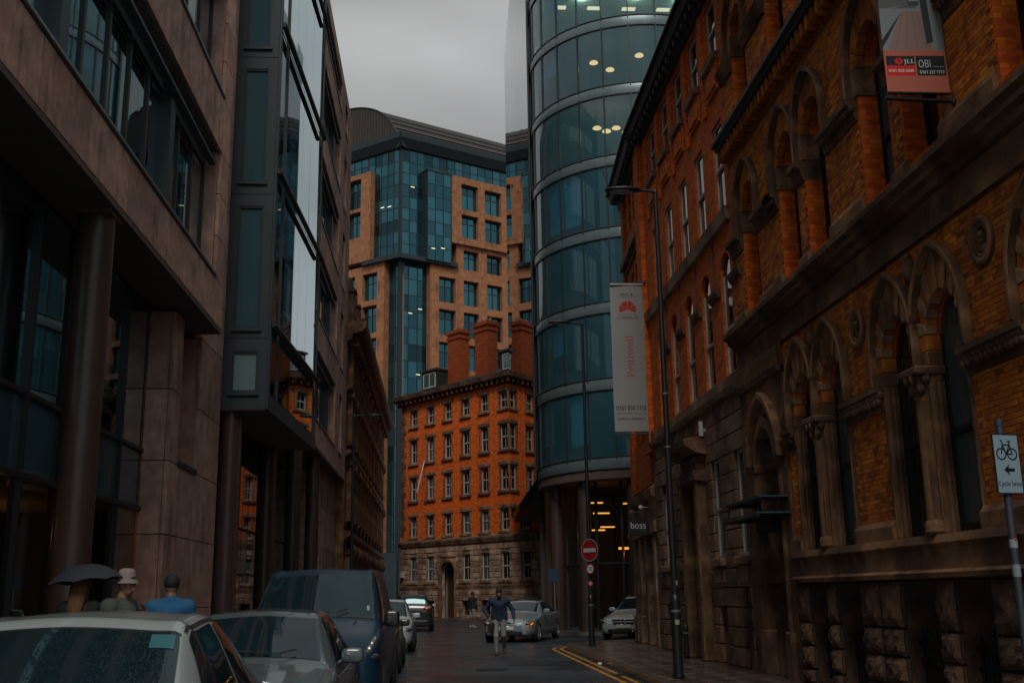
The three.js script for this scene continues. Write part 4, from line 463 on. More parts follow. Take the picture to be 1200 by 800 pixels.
  mesh('core', [RF(bx(0.6, 17, 0, 49.5, -14, -0.95)), LF(bx(-12, -0.6, 0, 49.5, -14, -0.95))], M.interiorDark, C); mesh('plinth', [RF(bx(0, 17, 0, 5.9, -0.9, 0.2)), LF(bx(-12, 0, 0, 5.9, -0.9, 0.2))], M.grey, C);
  // barrel roof: profile along the gable face, swept along the other face
  const Rd = [Math.cos(TR), -Math.sin(TR)], Ld = [-Math.cos(TL), Math.sin(TL)], prof = [[0.3, 51.0], [0.9, 52.3], [1.9, 53.6], [3.2, 54.7], [4.8, 55.5], [6.6, 56.0], [8.6, 56.15], [10.6, 55.9], [12.2, 55.2], [13, 51]], q = (v, h, s) => [v * Ld[0] + s * Rd[0], h, v * Ld[1] + s * Rd[1]];
  const pos = [], tri = (a, b, c) => pos.push(...a, ...b, ...c); for (let i = 0; i + 1 < prof.length; i++) { const [v, h] = prof[i], [v2, h2] = prof[i + 1]; tri(q(v, h, -0.2), q(v, h, 18), q(v2, h2, 18)); tri(q(v, h, -0.2), q(v2, h2, 18), q(v2, h2, -0.2)); tri(q(v, 51, -0.2), q(v, h, -0.2), q(v2, h2, -0.2)); tri(q(v, 51, -0.2), q(v2, h2, -0.2), q(v2, 51, -0.2)); }
  const rg = new THREE.BufferGeometry(); rg.setAttribute('position', new THREE.Float32BufferAttribute(pos, 3)); rg.computeVertexNormals(); mesh('barrel_roof', [rg], M.roofMetal, C);
  const hAt = (v) => { for (let i = 0; i + 1 < prof.length; i++) if (v <= prof[i + 1][0]) { const t = (v - prof[i][0]) / (prof[i + 1][0] - prof[i][0]); return prof[i][1] + t * (prof[i + 1][1] - prof[i][1]); } return 51; };
  for (let v = 0.55; v < 12.4; v += 0.42) mesh('standing_seam', [bar(q(v, 51, -0.27), q(v, hAt(v), -0.27), 0.035, 5)], M.roofMetal, C);
  for (const [v, k] of [[0.75, 0.09], [1.25, 0.07], [1.8, 0.06], [2.3, 0.05]]) mesh('roof_rail', [bar(q(v, hAt(v) + 0.15, -0.2), q(v, hAt(v) + 0.15, 18), k, 6)], M.roofLight, C); mesh('roof_edge', [tube(prof.slice(0, 9).map(([v, h]) => q(v, h, -0.25)), 0.09, 30, 6)], M.greyDark, C);
  const lampG = new THREE.BoxGeometry(0.45, 0.06, 0.05), lampM = glow(1, 0.82, 0.5, 1.6); for (const [u, y, t, z] of [[1.4, 45.2, TR, 0.06], [3.4, 38.2, TR, 1.12], [4.6, 38.4, TR, 1.12], [2.6, 31.6, TR, -0.33], [1.4, 31.0, TR, -0.33], [2.4, 24.4, TR, -0.33], [-1.6, 43.0, TL, 0.06], [-2.6, 43.1, TL, 0.06]]) put(t, 'office_light', lampG, lampM, u, y, z);
  for (const [a, b, y] of [[0.5, 1.0, 20], [1.3, 1.7, 20.1], [2.0, 2.5, 20]]) put(TR, 'office_light', lampG, glow(1, 0.5, 0.12, 2.5), (a + b) / 2, y, -0.33);
}
// ---------- round glass tower with flat glazed wing ----------
const towerC = [9.42, -47.2], TRad = 5.0;
{
  const T = thing('round_glass_tower', 'round blue-green glass office tower with pale floor bands and lit offices', 'building', [towerC[0], 0, towerC[1]]), r = rng(77), R = TRad, f0 = 6.5, FH = 3.25, NF = 10, da = 0.2400, A0 = -1.66, NP = 11;
  const seg = (rad, h, y, a0, d, n = 4) => new THREE.CylinderGeometry(rad, rad, h, n, 1, true, a0, d).translate(0, y, 0);
  const ringSeg = (ri, ro, y0, y1, a0, d, n = 24) => new THREE.LatheGeometry([[ri, y0], [ro, y0], [ro, y1], [ri, y1], [ri, y0]].map(p => new THREE.Vector2(...p)), n, a0, d);
  const paneG = new THREE.CylinderGeometry(R, R, FH - 0.52, 4, 1, true, -da / 2 + 0.004, da - 0.008), paneLow = paneG;
  for (let k = 0; k < NF; k++) { const y = f0 + k * FH;
    mesh('floor_band', [ringSeg(R - 0.05, R + 0.03, y - 0.02, y + 0.45, A0, da * NP)], M.band, T);
    mesh('band_edge', [ringSeg(R - 0.02, R + 0.055, y + 0.43, y + 0.48, A0, da * NP)], M.greyDark, T); mesh('band_edge', [ringSeg(R - 0.02, R + 0.055, y - 0.06, y - 0.01, A0, da * NP)], M.greyDark, T);
    mesh('floor_slab', [new THREE.CylinderGeometry(R - 0.1, R - 0.1, 0.4, 40).translate(0, y + 0.2, 0)], M.ceiling, T);
    for (let i = 0; i < NP; i++) { const a = A0 + (i + 0.5) * da; piece('pane', paneG, M.towerGlass, T, 0, y + 0.47 + (FH - 0.52) / 2, 0, a);
      const bl = k < 4 ? r() < 0.2 : r() < 0.75 && k !== 7 && !((k === 4 || k === 5) && a > -0.85 && a < 0.45); if (bl) { const hgt = (k >= 4 ? 0.9 + r() * 0.8 : 0.6 + r() * 1.9); piece('roller_blind', new THREE.CylinderGeometry(R - 0.18, R - 0.18, hgt, 3, 1, true, -da / 2 + 0.012, da - 0.024), M.blind, T, 0, y + FH - 0.05 - hgt / 2, 0, a); } }
    for (let i = 0; i <= NP; i++) { const a = A0 + i * da; piece('mullion', mullG(FH), M.greyDark, T, Math.sin(a) * (R + 0.01), y + FH / 2 + 0.2, Math.cos(a) * (R + 0.01), a); } }
  function mullG(h) { return mullG.g ||= new THREE.BoxGeometry(0.045, h - 0.3, 0.09); }
  mesh('core', [new THREE.CylinderGeometry(1.3, 1.3, NF * FH + 6, 30).translate(0.6, NF * FH / 2 + 3, -2.6), ringSeg(R - 0.25, R - 0.02, 0, f0 + NF * FH, A0 + da * NP, Math.PI * 2 - da * NP, 40)], M.interior, T);
  mesh('roof', [new THREE.CylinderGeometry(R, R, 0.5, 40).translate(0, f0 + NF * FH + 0.3, 0), bx(-4.6, 14, f0 + NF * FH, f0 + NF * FH + 0.5, -22, 0)], M.grey, T);
  mesh('soffit', [new THREE.CylinderGeometry(R + 0.02, R + 0.02, 0.35, 40, 1, false).translate(0, f0 - 0.24, 0), bx(-4.55, 14, f0 - 0.4, f0 - 0.06, -22.2, -0.2)], M.soffit, T);
  mesh('back_mass', [bx(-4.2, 14, f0, f0 + NF * FH, -22, -5.1), bx(5.0, 14, 0, f0 + NF * FH, -22, -2), bx(-1, 14, 0, f0, -22, -4)], M.interiorDark, T);
  // lit ceiling panels and pendants
  const warm = glow(1, 0.34, 0.18, 5), pend = glow(1, 0.25, 0.09, 5.5), pg = new THREE.BoxGeometry(0.66, 0.03, 0.34), dome = new THREE.SphereGeometry(0.2, 14, 8, 0, Math.PI * 2, 0, Math.PI / 2).scale(1, 0.55, 1);
  const lit = (x, y, z, c, i) => { const l = new THREE.PointLight(c, i, 0, 2); l.castShadow = true; l.position.set(x, y, z); T.add(l); };
  for (const k of [6, 7]) for (let i = 0; i < 5; i++) for (const z of [2.6, 0.7]) piece('ceiling_light', pg, warm, T, -3.6 + i * 1.7 + (z > 1 ? 0.1 : 0), f0 + (k + 1) * FH + 0.012, z);
  for (const k of [6, 7]) for (const [x, z] of [[-2.6, 1.6], [0, 1.8], [2.2, 1.6]]) lit(x, f0 + (k + 1) * FH - 0.1, z, 0xffd0a0, 7);
  for (const [a, rr, k, dy] of [[-0.62, 4.2, 5, 1.0], [-0.5, 3.4, 5, 1.1], [-0.12, 4.2, 5, 1.0], [-0.62, 4.1, 4, 0.9], [-0.5, 4.2, 4, 1.2], [-0.44, 3.5, 4, 0.8], [-0.30, 3.8, 4, 1.2]]) { const x = Math.sin(a) * rr, z = Math.cos(a) * rr, top = f0 + (k + 1) * FH, p = mesh('pendant_lamp', [bar([x, top, z], [x, top - dy, z], 0.008, 5)], M.black, T); piece('shade', dome, pend, p, x, top - dy - 0.12, z); lit(x, top - dy - 0.2, z, 0xffb868, 1.2); }
  // recessed ground floor
  mesh('lobby_glass', [seg(3.9, f0 - 0.5, f0 / 2 - 0.2, -1.5, 2.6, 24)], M.shopGlass, T); mesh('lobby_mullion', [...Array.from({ length: 9 }, (_, i) => { const a = -1.45 + i * 0.31; return bx(-0.04, 0.04, 0.1, f0 - 0.4, -0.06, 0.06).rotateY(a).translate(Math.sin(a) * 3.92, 0, Math.cos(a) * 3.92); }), ringSeg(3.86, 3.98, 2.7, 2.8, -1.5, 2.6)], M.greyDark, T);
  mesh('lobby_floor', [new THREE.CylinderGeometry(3.9, 3.9, 0.1, 30).translate(0, 0.1, 0)], M.interiorDark, T);
  for (const [x, y, z, w] of [[-2.9, 5.3, 1.2, 0.8], [-2.5, 4.9, 0.7, 0.7], [-2.75, 4.15, 1.4, 0.55], [-2.3, 4.3, 1.0, 0.6], [-1.5, 5.2, 1.9, 0.5]]) { piece('strip_lamp', new THREE.BoxGeometry(w, 0.05, 0.08), glow(1, 0.40, 0.06, 2.2), T, x, y, z + 0.8); }
  piece('strip_lamp', new THREE.BoxGeometry(1.5, 0.09, 0.06), glow(1, 0.36, 0.04, 2.4), T, -1.35, 3.35, 3.25); lit(-1.4, 3.15, 3.1, 0xff9040, 0.5); lit(-2.6, 4.0, 2.1, 0xff9040, 0.6);
  for (const [x, y, z] of [[-1.1, 5.45, 2.6], [-1.4, 4.9, 2.5], [-0.9, 4.5, 2.7], [-1.0, 4.35, 2.7]]) piece('globe_lamp', new THREE.SphereGeometry(0.055, 10, 8), glow(1, 0.75, 0.5, 2.2), T, x, y, z);
  for (const a of [-1.33, -0.86, -0.36, 0.2, 0.7]) mesh('column', [cyl(Math.sin(a) * 4.5, 0.1, f0 - 0.4, Math.cos(a) * 4.5, 0.27, 0.27, 20)], M.column, T);
  for (const [x, z] of [[-4.15, -2.8], [-4.0, -6.5], [-3.4, -10.5]]) mesh('column', [cyl(x, 0.1, f0 - 0.4, z, 0.27, 0.27, 20)], M.column, T);
  { const c = document.createElement('canvas'); c.width = 512; c.height = 160; const x = c.getContext('2d'); x.fillStyle = '#04080a'; x.fillRect(0, 0, 512, 160); x.fillStyle = '#3f8f9a'; x.font = 'italic bold 110px serif'; x.textAlign = 'center'; x.fillText('Finbk', 256, 110); x.fillRect(60, 132, 392, 8); const t = new THREE.CanvasTexture(c); t.colorSpace = THREE.SRGBColorSpace;
    const g = new THREE.PlaneGeometry(1.15, 0.36), m = new THREE.Mesh(g, new THREE.MeshStandardMaterial({ map: t, emissiveMap: t, emissive: 0xffffff, emissiveIntensity: 0.22, roughness: 0.5 })); m.name = 'shop_sign'; const a = -0.30; m.position.set(Math.sin(a) * 4.0, 1.72, Math.cos(a) * 4.0); m.rotation.y = a; T.add(m); }
  // flat glazed wing along the street, catching the buildings behind
  const wx0 = 4.36 - towerC[0], wt = -(Math.PI / 2 + 0.0157), dx = -0.0157, N = 17, w = 22.2 / N, wg = new THREE.BoxGeometry(w - 0.012, FH - 0.014, 0.004);
  for (let k = 0; k < NF; k++) for (let i = 0; i < N; i++) { const d = (i + 0.5) * w + 0.05; piece('wing_pane', wg, M.wingGlass, T, wx0 - dx * d - 0.06, f0 + (k + 0.5) * FH, -d, wt + (r() - 0.5) * 0.0035, 0, (r() - 0.5) * 0.003); }
  mesh('wing_edge', [bx(wx0 + 0.32, wx0 + 0.45, f0 - 0.1, f0 + NF * FH, -22.45, -22.3)], M.greyDark, T); mesh('wing_edge', [bar([wx0 - 0.07, f0, 0], [wx0 - 0.07, f0 + NF * FH, 0], 0.05)], M.greyDark, T);
}
// ---------- block down the side street, seen only in reflections ----------
{
  const S = thing('side_street_block', 'plain stone block closing the side street beyond the brick corner', 'building', [32, 0, -24], -Math.PI / 2), hs = [];
  for (let f = 0; f < 5; f++) for (let i = 0; i < 9; i++) hs.push([-25 + i * 3.2, -23.4 + i * 3.2, 1.2 + f * 3.6, 3.4 + f * 3.6]);
  mesh('wall', [ext(rectP(-27, 6, 0, 19), 0.4, -0.4, hs.map(([a, b, c, d]) => rectP(a, b, c, d))), bx(-27, 6, 0, 19, -8, -1)], M.dstone, S);
  for (const [a, b, c, d] of hs) { const w = mesh('window', [bx(a, b, c, c + 0.1, -0.3, -0.2), bx(a, b, (c + d) / 2 - 0.04, (c + d) / 2 + 0.04, -0.3, -0.2)], M.white, S); mesh('pane', [bx(a, b, c, d, -0.32, -0.31)], M.darkGlass, w); }
}
// ---------- street lamps ----------
function streetLamp(label, x, z, h, arm, turn, base = 0.12) {
  const L = thing('street_lamp', label, 'lamp', [x, base, z], turn, 'street lamps');
  mesh('base_column', [lathe([[0.001, 0], [0.105, 0], [0.105, 0.06], [0.088, 0.09], [0.085, 1.3], [0.06, 1.42], [0.001, 1.43]], 0, 0, 0, 18)], M.post, L);
  mesh('post', [cyl(0, 1.4, h, 0, 0.058, 0.042, 14)], M.post, L); mesh('door_band', [cyl(0, 1.12, 1.16, 0, 0.09, 0.09, 16)], M.greyLight, L);
  const a = mesh('arm', [tube([[0, h - 0.05, 0], [-0.05, h + 0.02, 0], [-arm * 0.45, h + 0.05, 0], [-arm * 0.6, h + 0.04, 0]], 0.026, 16, 8), ell(0, h, 0, 0.05, 0.07, 0.05, 10)], M.post, L);
  mesh('lantern', [ell(-arm, h + 0.05, 0, 0.36, 0.055, 0.15, 20), ell(-arm + 0.02, h + 0.10, 0, 0.10, 0.035, 0.07, 12), cb(-arm * 0.62, -arm * 0.4, h + 0.02, h + 0.075, -0.035, 0.035, 0.01)], M.post, a);
  mesh('lens', [ell(-arm - 0.02, h + 0.026, 0, 0.26, 0.045, 0.12, 16)], mat([0.30, 0.31, 0.31], 0.25), a);
  return L;
}
const lampNear = streetLamp('tall black street lamp on the pavement before the rusticated stone front', 4.16, -19.17, 8.95, 0.62, 0);
for (const [y, r0, t] of [[1.62, 0.06, 0.3], [0.95, 0.09, -0.4]]) mesh('sticker', [new THREE.CylinderGeometry(r0, r0, 0.08, 8, 1, true, t, 0.9).translate(0, y, 0)], mat([0.3, 0.27, 0.2], 0.6, { side: THREE.DoubleSide }), lampNear); mesh('bracket_band', [cyl(0, 4.02, 4.05, 0, 0.065, 0.065, 12), cyl(0, 5.0, 5.03, 0, 0.064, 0.064, 12)], M.greyLight, lampNear);
const lampMid = streetLamp('black street lamp carrying the red no entry sign at the corner', 4.36, -31.4, 9.45, 0.7, 0);
streetLamp('black street lamp standing before the carved stone building behind the van', -3.25, -41, 8.2, -0.75, 0);
// ---------- signs ----------
function canvas(w, h, draw) { const c = document.createElement('canvas'); c.width = w; c.height = h; draw(c.getContext('2d'), w, h); const t = new THREE.CanvasTexture(c); t.colorSpace = THREE.SRGBColorSpace; t.anisotropy = 8; return t; }
const print = (t, rough = 0.5) => new THREE.MeshPhysicalMaterial({ map: t, roughness: rough });
function face(name, g, m, parent, x, y, z) { const o = new THREE.Mesh(g, m); o.name = name; o.position.set(x, y, z); o.castShadow = o.receiveShadow = true; parent.add(o); return o; }
{ const s = thing('no_entry_sign', 'round red no entry sign with white bar on the corner lamp post', 'sign', [4.36, 2.80, -31.27], -0.86);
  mesh('back_plate', [new THREE.CylinderGeometry(0.325, 0.325, 0.02, 40).rotateX(Math.PI / 2), bx(-0.05, 0.05, -0.1, 0.1, -0.1, -0.01)], M.grey, s);
  face('sign_face', new THREE.CircleGeometry(0.32, 40), print(canvas(256, 256, (x) => { x.fillStyle = '#878a8c'; x.fillRect(0, 0, 256, 256); x.fillStyle = '#7e1116'; x.beginPath(); x.arc(128, 128, 120, 0, 7); x.fill(); x.fillStyle = '#9aa1a4'; x.fillRect(34, 106, 188, 44); })), s, 0, 0, 0.0115);
  const q = thing('speed_limit_sign', 'small round white 20 sign with red ring below the no entry sign', 'sign', [4.36, 2.27, -31.27], -0.86); mesh('back_plate', [new THREE.CylinderGeometry(0.155, 0.155, 0.02, 32).rotateX(Math.PI / 2), bx(-0.04, 0.04, -0.06, 0.06, -0.1, -0.01)], M.grey, q);
  face('sign_face', new THREE.CircleGeometry(0.15, 32), print(canvas(128, 128, (x) => { x.fillStyle = '#a3141a'; x.fillRect(0, 0, 128, 128); x.fillStyle = '#c4c6c6'; x.beginPath(); x.arc(64, 64, 48, 0, 7); x.fill(); x.fillStyle = '#111'; x.font = 'bold 60px sans-serif'; x.textAlign = 'center'; x.fillText('20', 64, 85); })), q, 0, 0, 0.0115);
  const st = thing('round_sticker', 'small pink round sticker on the corner lamp post under the 20 sign', 'sticker', [4.36, 1.86, -31.335], -0.2); mesh('disc', [new THREE.CylinderGeometry(0.06, 0.06, 0.006, 20).rotateX(Math.PI / 2)], mat([0.45, 0.16, 0.16], 0.5), st); }
{ const s = thing('cycle_lane_sign', 'white cycle lane sign with bicycle and arrow on a grey post', 'sign', [4.79, 0.1, -8.72], 0.22);
  mesh('post', [cyl(0, 0, 2.86, -0.045, 0.032, 0.032, 14), cyl(0, 2.82, 2.87, -0.045, 0.036, 0.036, 14)], mat([0.05, 0.062, 0.075], 0.45, { metalness: 0.3 }), s); mesh('bracket', [bx(-0.05, 0.05, 2.62, 2.65, -0.08, -0.005)], M.grey, s); mesh('bracket', [bx(-0.05, 0.05, 2.32, 2.35, -0.08, -0.005)], M.grey, s);
  mesh('sign_plate', [ext(rectP(-0.135, 0.135, 2.235, 2.745), 0.008, -0.006)], M.black, s);
  face('sign_face', new THREE.PlaneGeometry(0.262, 0.502), print(canvas(264, 504, (x) => { x.fillStyle = '#0d0d10'; x.fillRect(0, 0, 264, 504); x.fillStyle = '#7f97a4'; x.fillRect(8, 8, 248, 488); x.strokeStyle = x.fillStyle = '#0b0d10'; x.lineWidth = 13; for (const c of [78, 188]) { x.beginPath(); x.arc(c, 170, 46, 0, 7); x.stroke(); } x.lineWidth = 12; x.beginPath(); x.moveTo(78, 170); x.lineTo(98, 92); x.lineTo(168, 92); x.lineTo(128, 168); x.lineTo(98, 92); x.moveTo(168, 92); x.lineTo(188, 170); x.lineTo(128, 168); x.moveTo(98, 92); x.lineTo(92, 56); x.lineTo(74, 56); x.moveTo(168, 92); x.lineTo(164, 62); x.moveTo(148, 62); x.lineTo(182, 62); x.stroke(); x.beginPath(); x.moveTo(86, 304); x.lineTo(146, 256); x.lineTo(134, 290); x.lineTo(196, 290); x.lineTo(196, 318); x.lineTo(134, 318); x.lineTo(146, 352); x.closePath(); x.fill(); x.font = 'bold 54px sans-serif'; x.textAlign = 'center'; x.fillText('Cycle lane', 132, 440, 236); })), s, 0, 2.49, 0.0035);
  mesh('sticker', [new THREE.CylinderGeometry(0.034, 0.034, 0.07, 16, 1, false).translate(0, 1.83, -0.045)], mat([0.25, 0.27, 0.28], 0.6), s); mesh('sticker', [ell(0, 1.865, -0.012, 0.014, 0.014, 0.004, 8)], mat([0.45, 0.02, 0.02], 0.6), s); mesh('post_band', [cyl(0, 1.56, 1.66, -0.045, 0.034, 0.034, 14)], mat([0.2, 0.24, 0.26], 0.6), s); }
{ // hanging banner on the brick corner
  const s = thing('wall_banner', 'long grey vertical banner with red fan emblem hung from the brick corner', 'banner', [5.9, 5.95, -29.35]);
  mesh('bracket', [bar([0.1, 4.32, 0], [-1.02, 4.30, 0], 0.025), ell(0.02, 4.32, 0, 0.05, 0.09, 0.05, 10)], M.grey, s); mesh('bracket', [bar([0.1, -0.06, 0], [-1.0, -0.06, 0], 0.022), bx(0.02, 0.08, -0.16, 0.04, -0.03, 0.03)], M.grey, s);
  const g = new THREE.PlaneGeometry(0.98, 4.26, 8, 24), p = g.attributes.position; for (let i = 0; i < p.count; i++) p.setZ(i, 0.02 * Math.sin(p.getX(i) * 5 + 1) + 0.012 * Math.sin(p.getY(i) * 2.3)); g.computeVertexNormals();
  const tx = canvas(480, 2048, (x) => { x.fillStyle = '#8f8f8d'; x.fillRect(0, 0, 480, 2048); x.fillStyle = '#35343a'; x.textAlign = 'center'; x.font = 'bold 56px sans-serif'; x.fillText('HALL &', 230, 160); x.fillRect(95, 178, 290, 5); x.fillStyle = '#a5322c'; for (let k = 0; k < 4; k++) { x.beginPath(); const a0 = Math.PI * (1.17 - 0.0) + k * Math.PI * 0.415 / 1.245 + 0.03; x.moveTo(240, 355); x.arc(240, 355, 120, Math.PI * 0.86 + k * Math.PI * 0.32 + 0.04, Math.PI * 0.86 + (k + 1) * Math.PI * 0.32 - 0.04); x.closePath(); x.fill(); } x.fillStyle = '#35343a'; x.fillRect(95, 425, 290, 5); x.font = 'bold 44px sans-serif'; x.fillText('A. THOMSON INC', 240, 490, 300);
    x.save(); x.translate(300, 1310); x.rotate(-Math.PI / 2); x.textAlign = 'left'; x.fillStyle = '#a03a38'; x.font = '140px serif'; x.fillText('Pettiwell', 0, 0, 720); x.restore(); x.textAlign = 'center'; x.fillStyle = '#2c2b30'; x.font = 'bold 88px sans-serif'; x.fillText('0161 834 1112', 240, 1760, 420); x.font = '36px sans-serif'; x.fillText('www.hallandthomson.co.uk', 240, 1815, 410); x.font = 'bold 46px sans-serif'; x.fillText('BRAZEN A. NORMAN ST', 240, 1895, 380); });
  face('banner_cloth', g, new THREE.MeshPhysicalMaterial({ map: tx, roughness: 0.9, side: THREE.DoubleSide }), s, -0.5, 2.14, 0);
  mesh('banner_hem', [cb(-0.99, -0.01, 4.255, 4.30, -0.02, 0.03, 0.008)], M.white, s); }
{ const s = thing('projecting_shop_sign', 'small black shop sign reading boss projecting from the stone corner', 'sign', [5.88, 3.15, -30.3]); mesh('sign_box', [cb(-0.56, 0.04, 0, 0.44, -0.035, 0.035, 0.008), bx(0.04, 0.2, 0.2, 0.24, -0.02, 0.02)], M.blackGloss, s);
  face('sign_face', new THREE.PlaneGeometry(0.58, 0.42), print(canvas(290, 210, (x) => { x.fillStyle = '#0b0b0d'; x.fillRect(0, 0, 290, 210); x.fillStyle = '#c8c8c8'; x.font = '112px sans-serif'; x.textAlign = 'center'; x.fillText('boss', 145, 118, 232); x.font = '26px sans-serif'; x.fillStyle = '#777'; x.fillText('london', 216, 152); })), s, -0.26, 0.22, 0.0365); }
{ // letting board hung from the Gothic front
  const s = thing('letting_board', 'letting banner with terrace photograph and phone numbers hung from the Gothic front', 'sign', [5.96, 7.18, -11.1]);
  mesh('bracket', [bar([0.06, -0.10, 0], [-0.80, -0.07, 0], 0.024), ell(0.02, -0.10, 0, 0.035, 0.06, 0.035, 10)], M.iron, s); mesh('bracket', [bar([0.06, 2.45, 0], [-0.78, 2.45, 0], 0.024)], M.iron, s); mesh('tail_bar', [cb(-0.76, -0.01, -0.012, 0.012, -0.018, 0.018, 0.004)], M.iron, s);
  const g = new THREE.PlaneGeometry(0.74, 2.42, 6, 16), p = g.attributes.position; for (let i = 0; i < p.count; i++) p.setZ(i, 0.012 * Math.sin(p.getX(i) * 6) + 0.008 * Math.sin(p.getY(i) * 3)); g.computeVertexNormals();
  const tx = canvas(628, 2048, (x) => { x.fillStyle = '#7d8388'; x.fillRect(0, 0, 628, 2048); const sky = ['#3d5666', '#55707f', '#6d838d', '#8b979b']; sky.forEach((c, i) => { x.fillStyle = c; x.fillRect(0, i * 170, 628, 172); }); x.fillStyle = '#aab1b2'; for (let i = 0; i < 26; i++) { x.beginPath(); x.ellipse((i * 137) % 628, 420 + (i * 61) % 440, 60 + (i * 29) % 70, 18 + (i * 13) % 22, 0, 0, 7); x.fill(); }
    x.fillStyle = '#5c5d60'; x.fillRect(0, 880, 380, 250); x.fillStyle = '#47494d'; x.beginPath(); x.moveTo(60, 900); x.quadraticCurveTo(170, 800, 300, 900); x.closePath(); x.fill(); x.fillStyle = '#3c4145'; x.fillRect(300, 860, 110, 240); x.fillStyle = '#8d8b89'; x.fillRect(310, 960, 100, 90); x.fillStyle = '#8b716b'; x.beginPath(); x.moveTo(215, 1160); x.lineTo(420, 1160); x.lineTo(500, 1590); x.lineTo(60, 1590); x.closePath(); x.fill(); x.strokeStyle = '#665550'; x.lineWidth = 4; for (const q of [130, 240, 350, 450]) { x.beginPath(); x.moveTo(315 + (q - 300) * 0.4, 1160); x.lineTo(q, 1590); x.stroke(); }
    x.fillStyle = '#2b3238'; x.beginPath(); x.moveTo(400, 700); x.lineTo(470, 640); x.lineTo(520, 1500); x.lineTo(450, 1520); x.closePath(); x.fill(); x.fillStyle = '#6f7478'; x.beginPath(); x.moveTo(480, 640); x.lineTo(628, 560); x.lineTo(628, 1590); x.lineTo(560, 1590); x.closePath(); x.fill(); x.strokeStyle = '#787d80'; x.lineWidth = 8; for (let i = 0; i < 6; i++) { x.beginPath(); x.moveTo(10 + i * 34, 1140 - i * 6); x.lineTo(10 + i * 34, 1430 - i * 45); x.stroke(); } x.beginPath(); x.moveTo(0, 1150); x.lineTo(220, 1100); x.stroke(); x.fillStyle = '#24282b'; x.beginPath(); x.moveTo(0, 1480); x.lineTo(225, 1170); x.lineTo(60, 1470); x.lineTo(0, 1560); x.closePath(); x.fill();
    x.fillStyle = '#b2604f'; x.fillRect(0, 1590, 628, 458); x.fillStyle = '#14181b'; x.fillRect(20, 1650, 288, 160); x.fillStyle = '#c8201a'; x.fillRect(20, 1752, 288, 116); x.fillStyle = '#c8281c'; x.beginPath(); x.ellipse(150, 1706, 42, 36, 0, 0, 7); x.fill(); x.fillStyle = '#14181b'; x.beginPath(); x.moveTo(140, 1680); x.lineTo(170, 1700); x.lineTo(140, 1736); x.lineTo(150, 1706); x.fill(); x.fillStyle = '#c9cdd0'; x.font = 'bold 62px serif'; x.textAlign = 'left'; x.fillText('JLL', 204, 1730); x.font = 'bold 46px sans-serif'; x.fillText('0161 828 6440', 36, 1826, 258); x.fillStyle = '#14181b'; x.fillRect(322, 1650, 290, 218); x.fillStyle = '#bfc6ca'; x.font = '112px sans-serif'; x.fillText('OBi', 340, 1776, 130); x.fillRect(486, 1768, 110, 3); x.font = 'bold 50px sans-serif'; x.fillText('0161 237 1777', 346, 1846, 252); });
  face('banner_cloth', g, new THREE.MeshPhysicalMaterial({ map: tx, roughness: 0.8, side: THREE.DoubleSide }), s, -0.385, 1.22, 0); }
{ const s = thing('blue_direction_sign', 'small blue sign on a thin grey post beside the tower columns', 'sign', [4.75, 0.1, -44.9], -0.3); mesh('post', [cyl(0, 0, 2.5, 0, 0.035, 0.035, 10)], M.greyLight, s); mesh('sign_plate', [cb(-0.24, 0.2, 2.0, 2.5, 0.04, 0.06, 0.006)], mat([0.015, 0.04, 0.08], 0.5), s); }
{ const s = thing('bollard', 'short black bollard at the foot of the rusticated front', 'bollard', [5.55, 0.12, -24.6]); mesh('body', [lathe([[0.001, 0], [0.07, 0], [0.055, 0.1], [0.05, 0.62], [0.065, 0.66], [0.05, 0.74], [0.001, 0.76]], 0, 0, 0, 14)], M.iron, s); mesh('collar', [cyl(0, 0.55, 0.585, 0, 0.058, 0.058, 14)], M.greyLight, s); }
{ const s = thing('fallen_paper_cup', 'white paper cup lying in the gutter on the yellow line', 'cup', [3.62, 0.04, -24.9]); mesh('cup_wall', [new THREE.CylinderGeometry(0.034, 0.026, 0.08, 16, 1, true).rotateZ(Math.PI / 2)], mat([0.7, 0.68, 0.62], 0.6, { side: THREE.DoubleSide }), s); mesh('cup_base', [new THREE.CylinderGeometry(0.025, 0.025, 0.004, 16).rotateZ(Math.PI / 2).translate(0.037, 0, 0)], mat([0.6, 0.58, 0.52], 0.6), s); }
// ---------- cars: a smooth shell through stations; panes, lamps and trims lie on that shell ----------
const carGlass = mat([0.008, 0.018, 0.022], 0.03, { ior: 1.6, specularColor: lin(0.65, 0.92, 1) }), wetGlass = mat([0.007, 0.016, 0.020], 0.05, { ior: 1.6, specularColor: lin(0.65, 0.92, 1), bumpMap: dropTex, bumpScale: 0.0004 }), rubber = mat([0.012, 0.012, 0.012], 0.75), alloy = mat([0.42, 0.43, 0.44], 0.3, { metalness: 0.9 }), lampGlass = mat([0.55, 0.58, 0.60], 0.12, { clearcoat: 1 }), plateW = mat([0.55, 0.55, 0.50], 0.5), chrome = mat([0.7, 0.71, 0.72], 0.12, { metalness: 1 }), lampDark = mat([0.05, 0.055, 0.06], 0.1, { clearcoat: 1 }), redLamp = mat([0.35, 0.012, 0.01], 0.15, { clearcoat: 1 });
function softBox(w, h, d) { const g = new THREE.SphereGeometry(1, 24, 16), p = g.attributes.position, f = (v) => Math.sign(v) * Math.abs(v) ** 0.55; for (let i = 0; i < p.count; i++) p.setXYZ(i, f(p.getX(i)) * w, f(p.getY(i)) * h, f(p.getZ(i)) * d); g.computeVertexNormals(); return g; }
const paint = (c, o = {}) => mat(c, 0.38, { clearcoat: 1, clearcoatRoughness: 0.06, ...o });
function cr(a, b, c, d, t) { const t2 = t * t, t3 = t2 * t; return 0.5 * (2 * b + (c - a) * t + (2 * a - 5 * b + 4 * c - d) * t2 + (3 * b - a - 3 * c + d) * t3); }
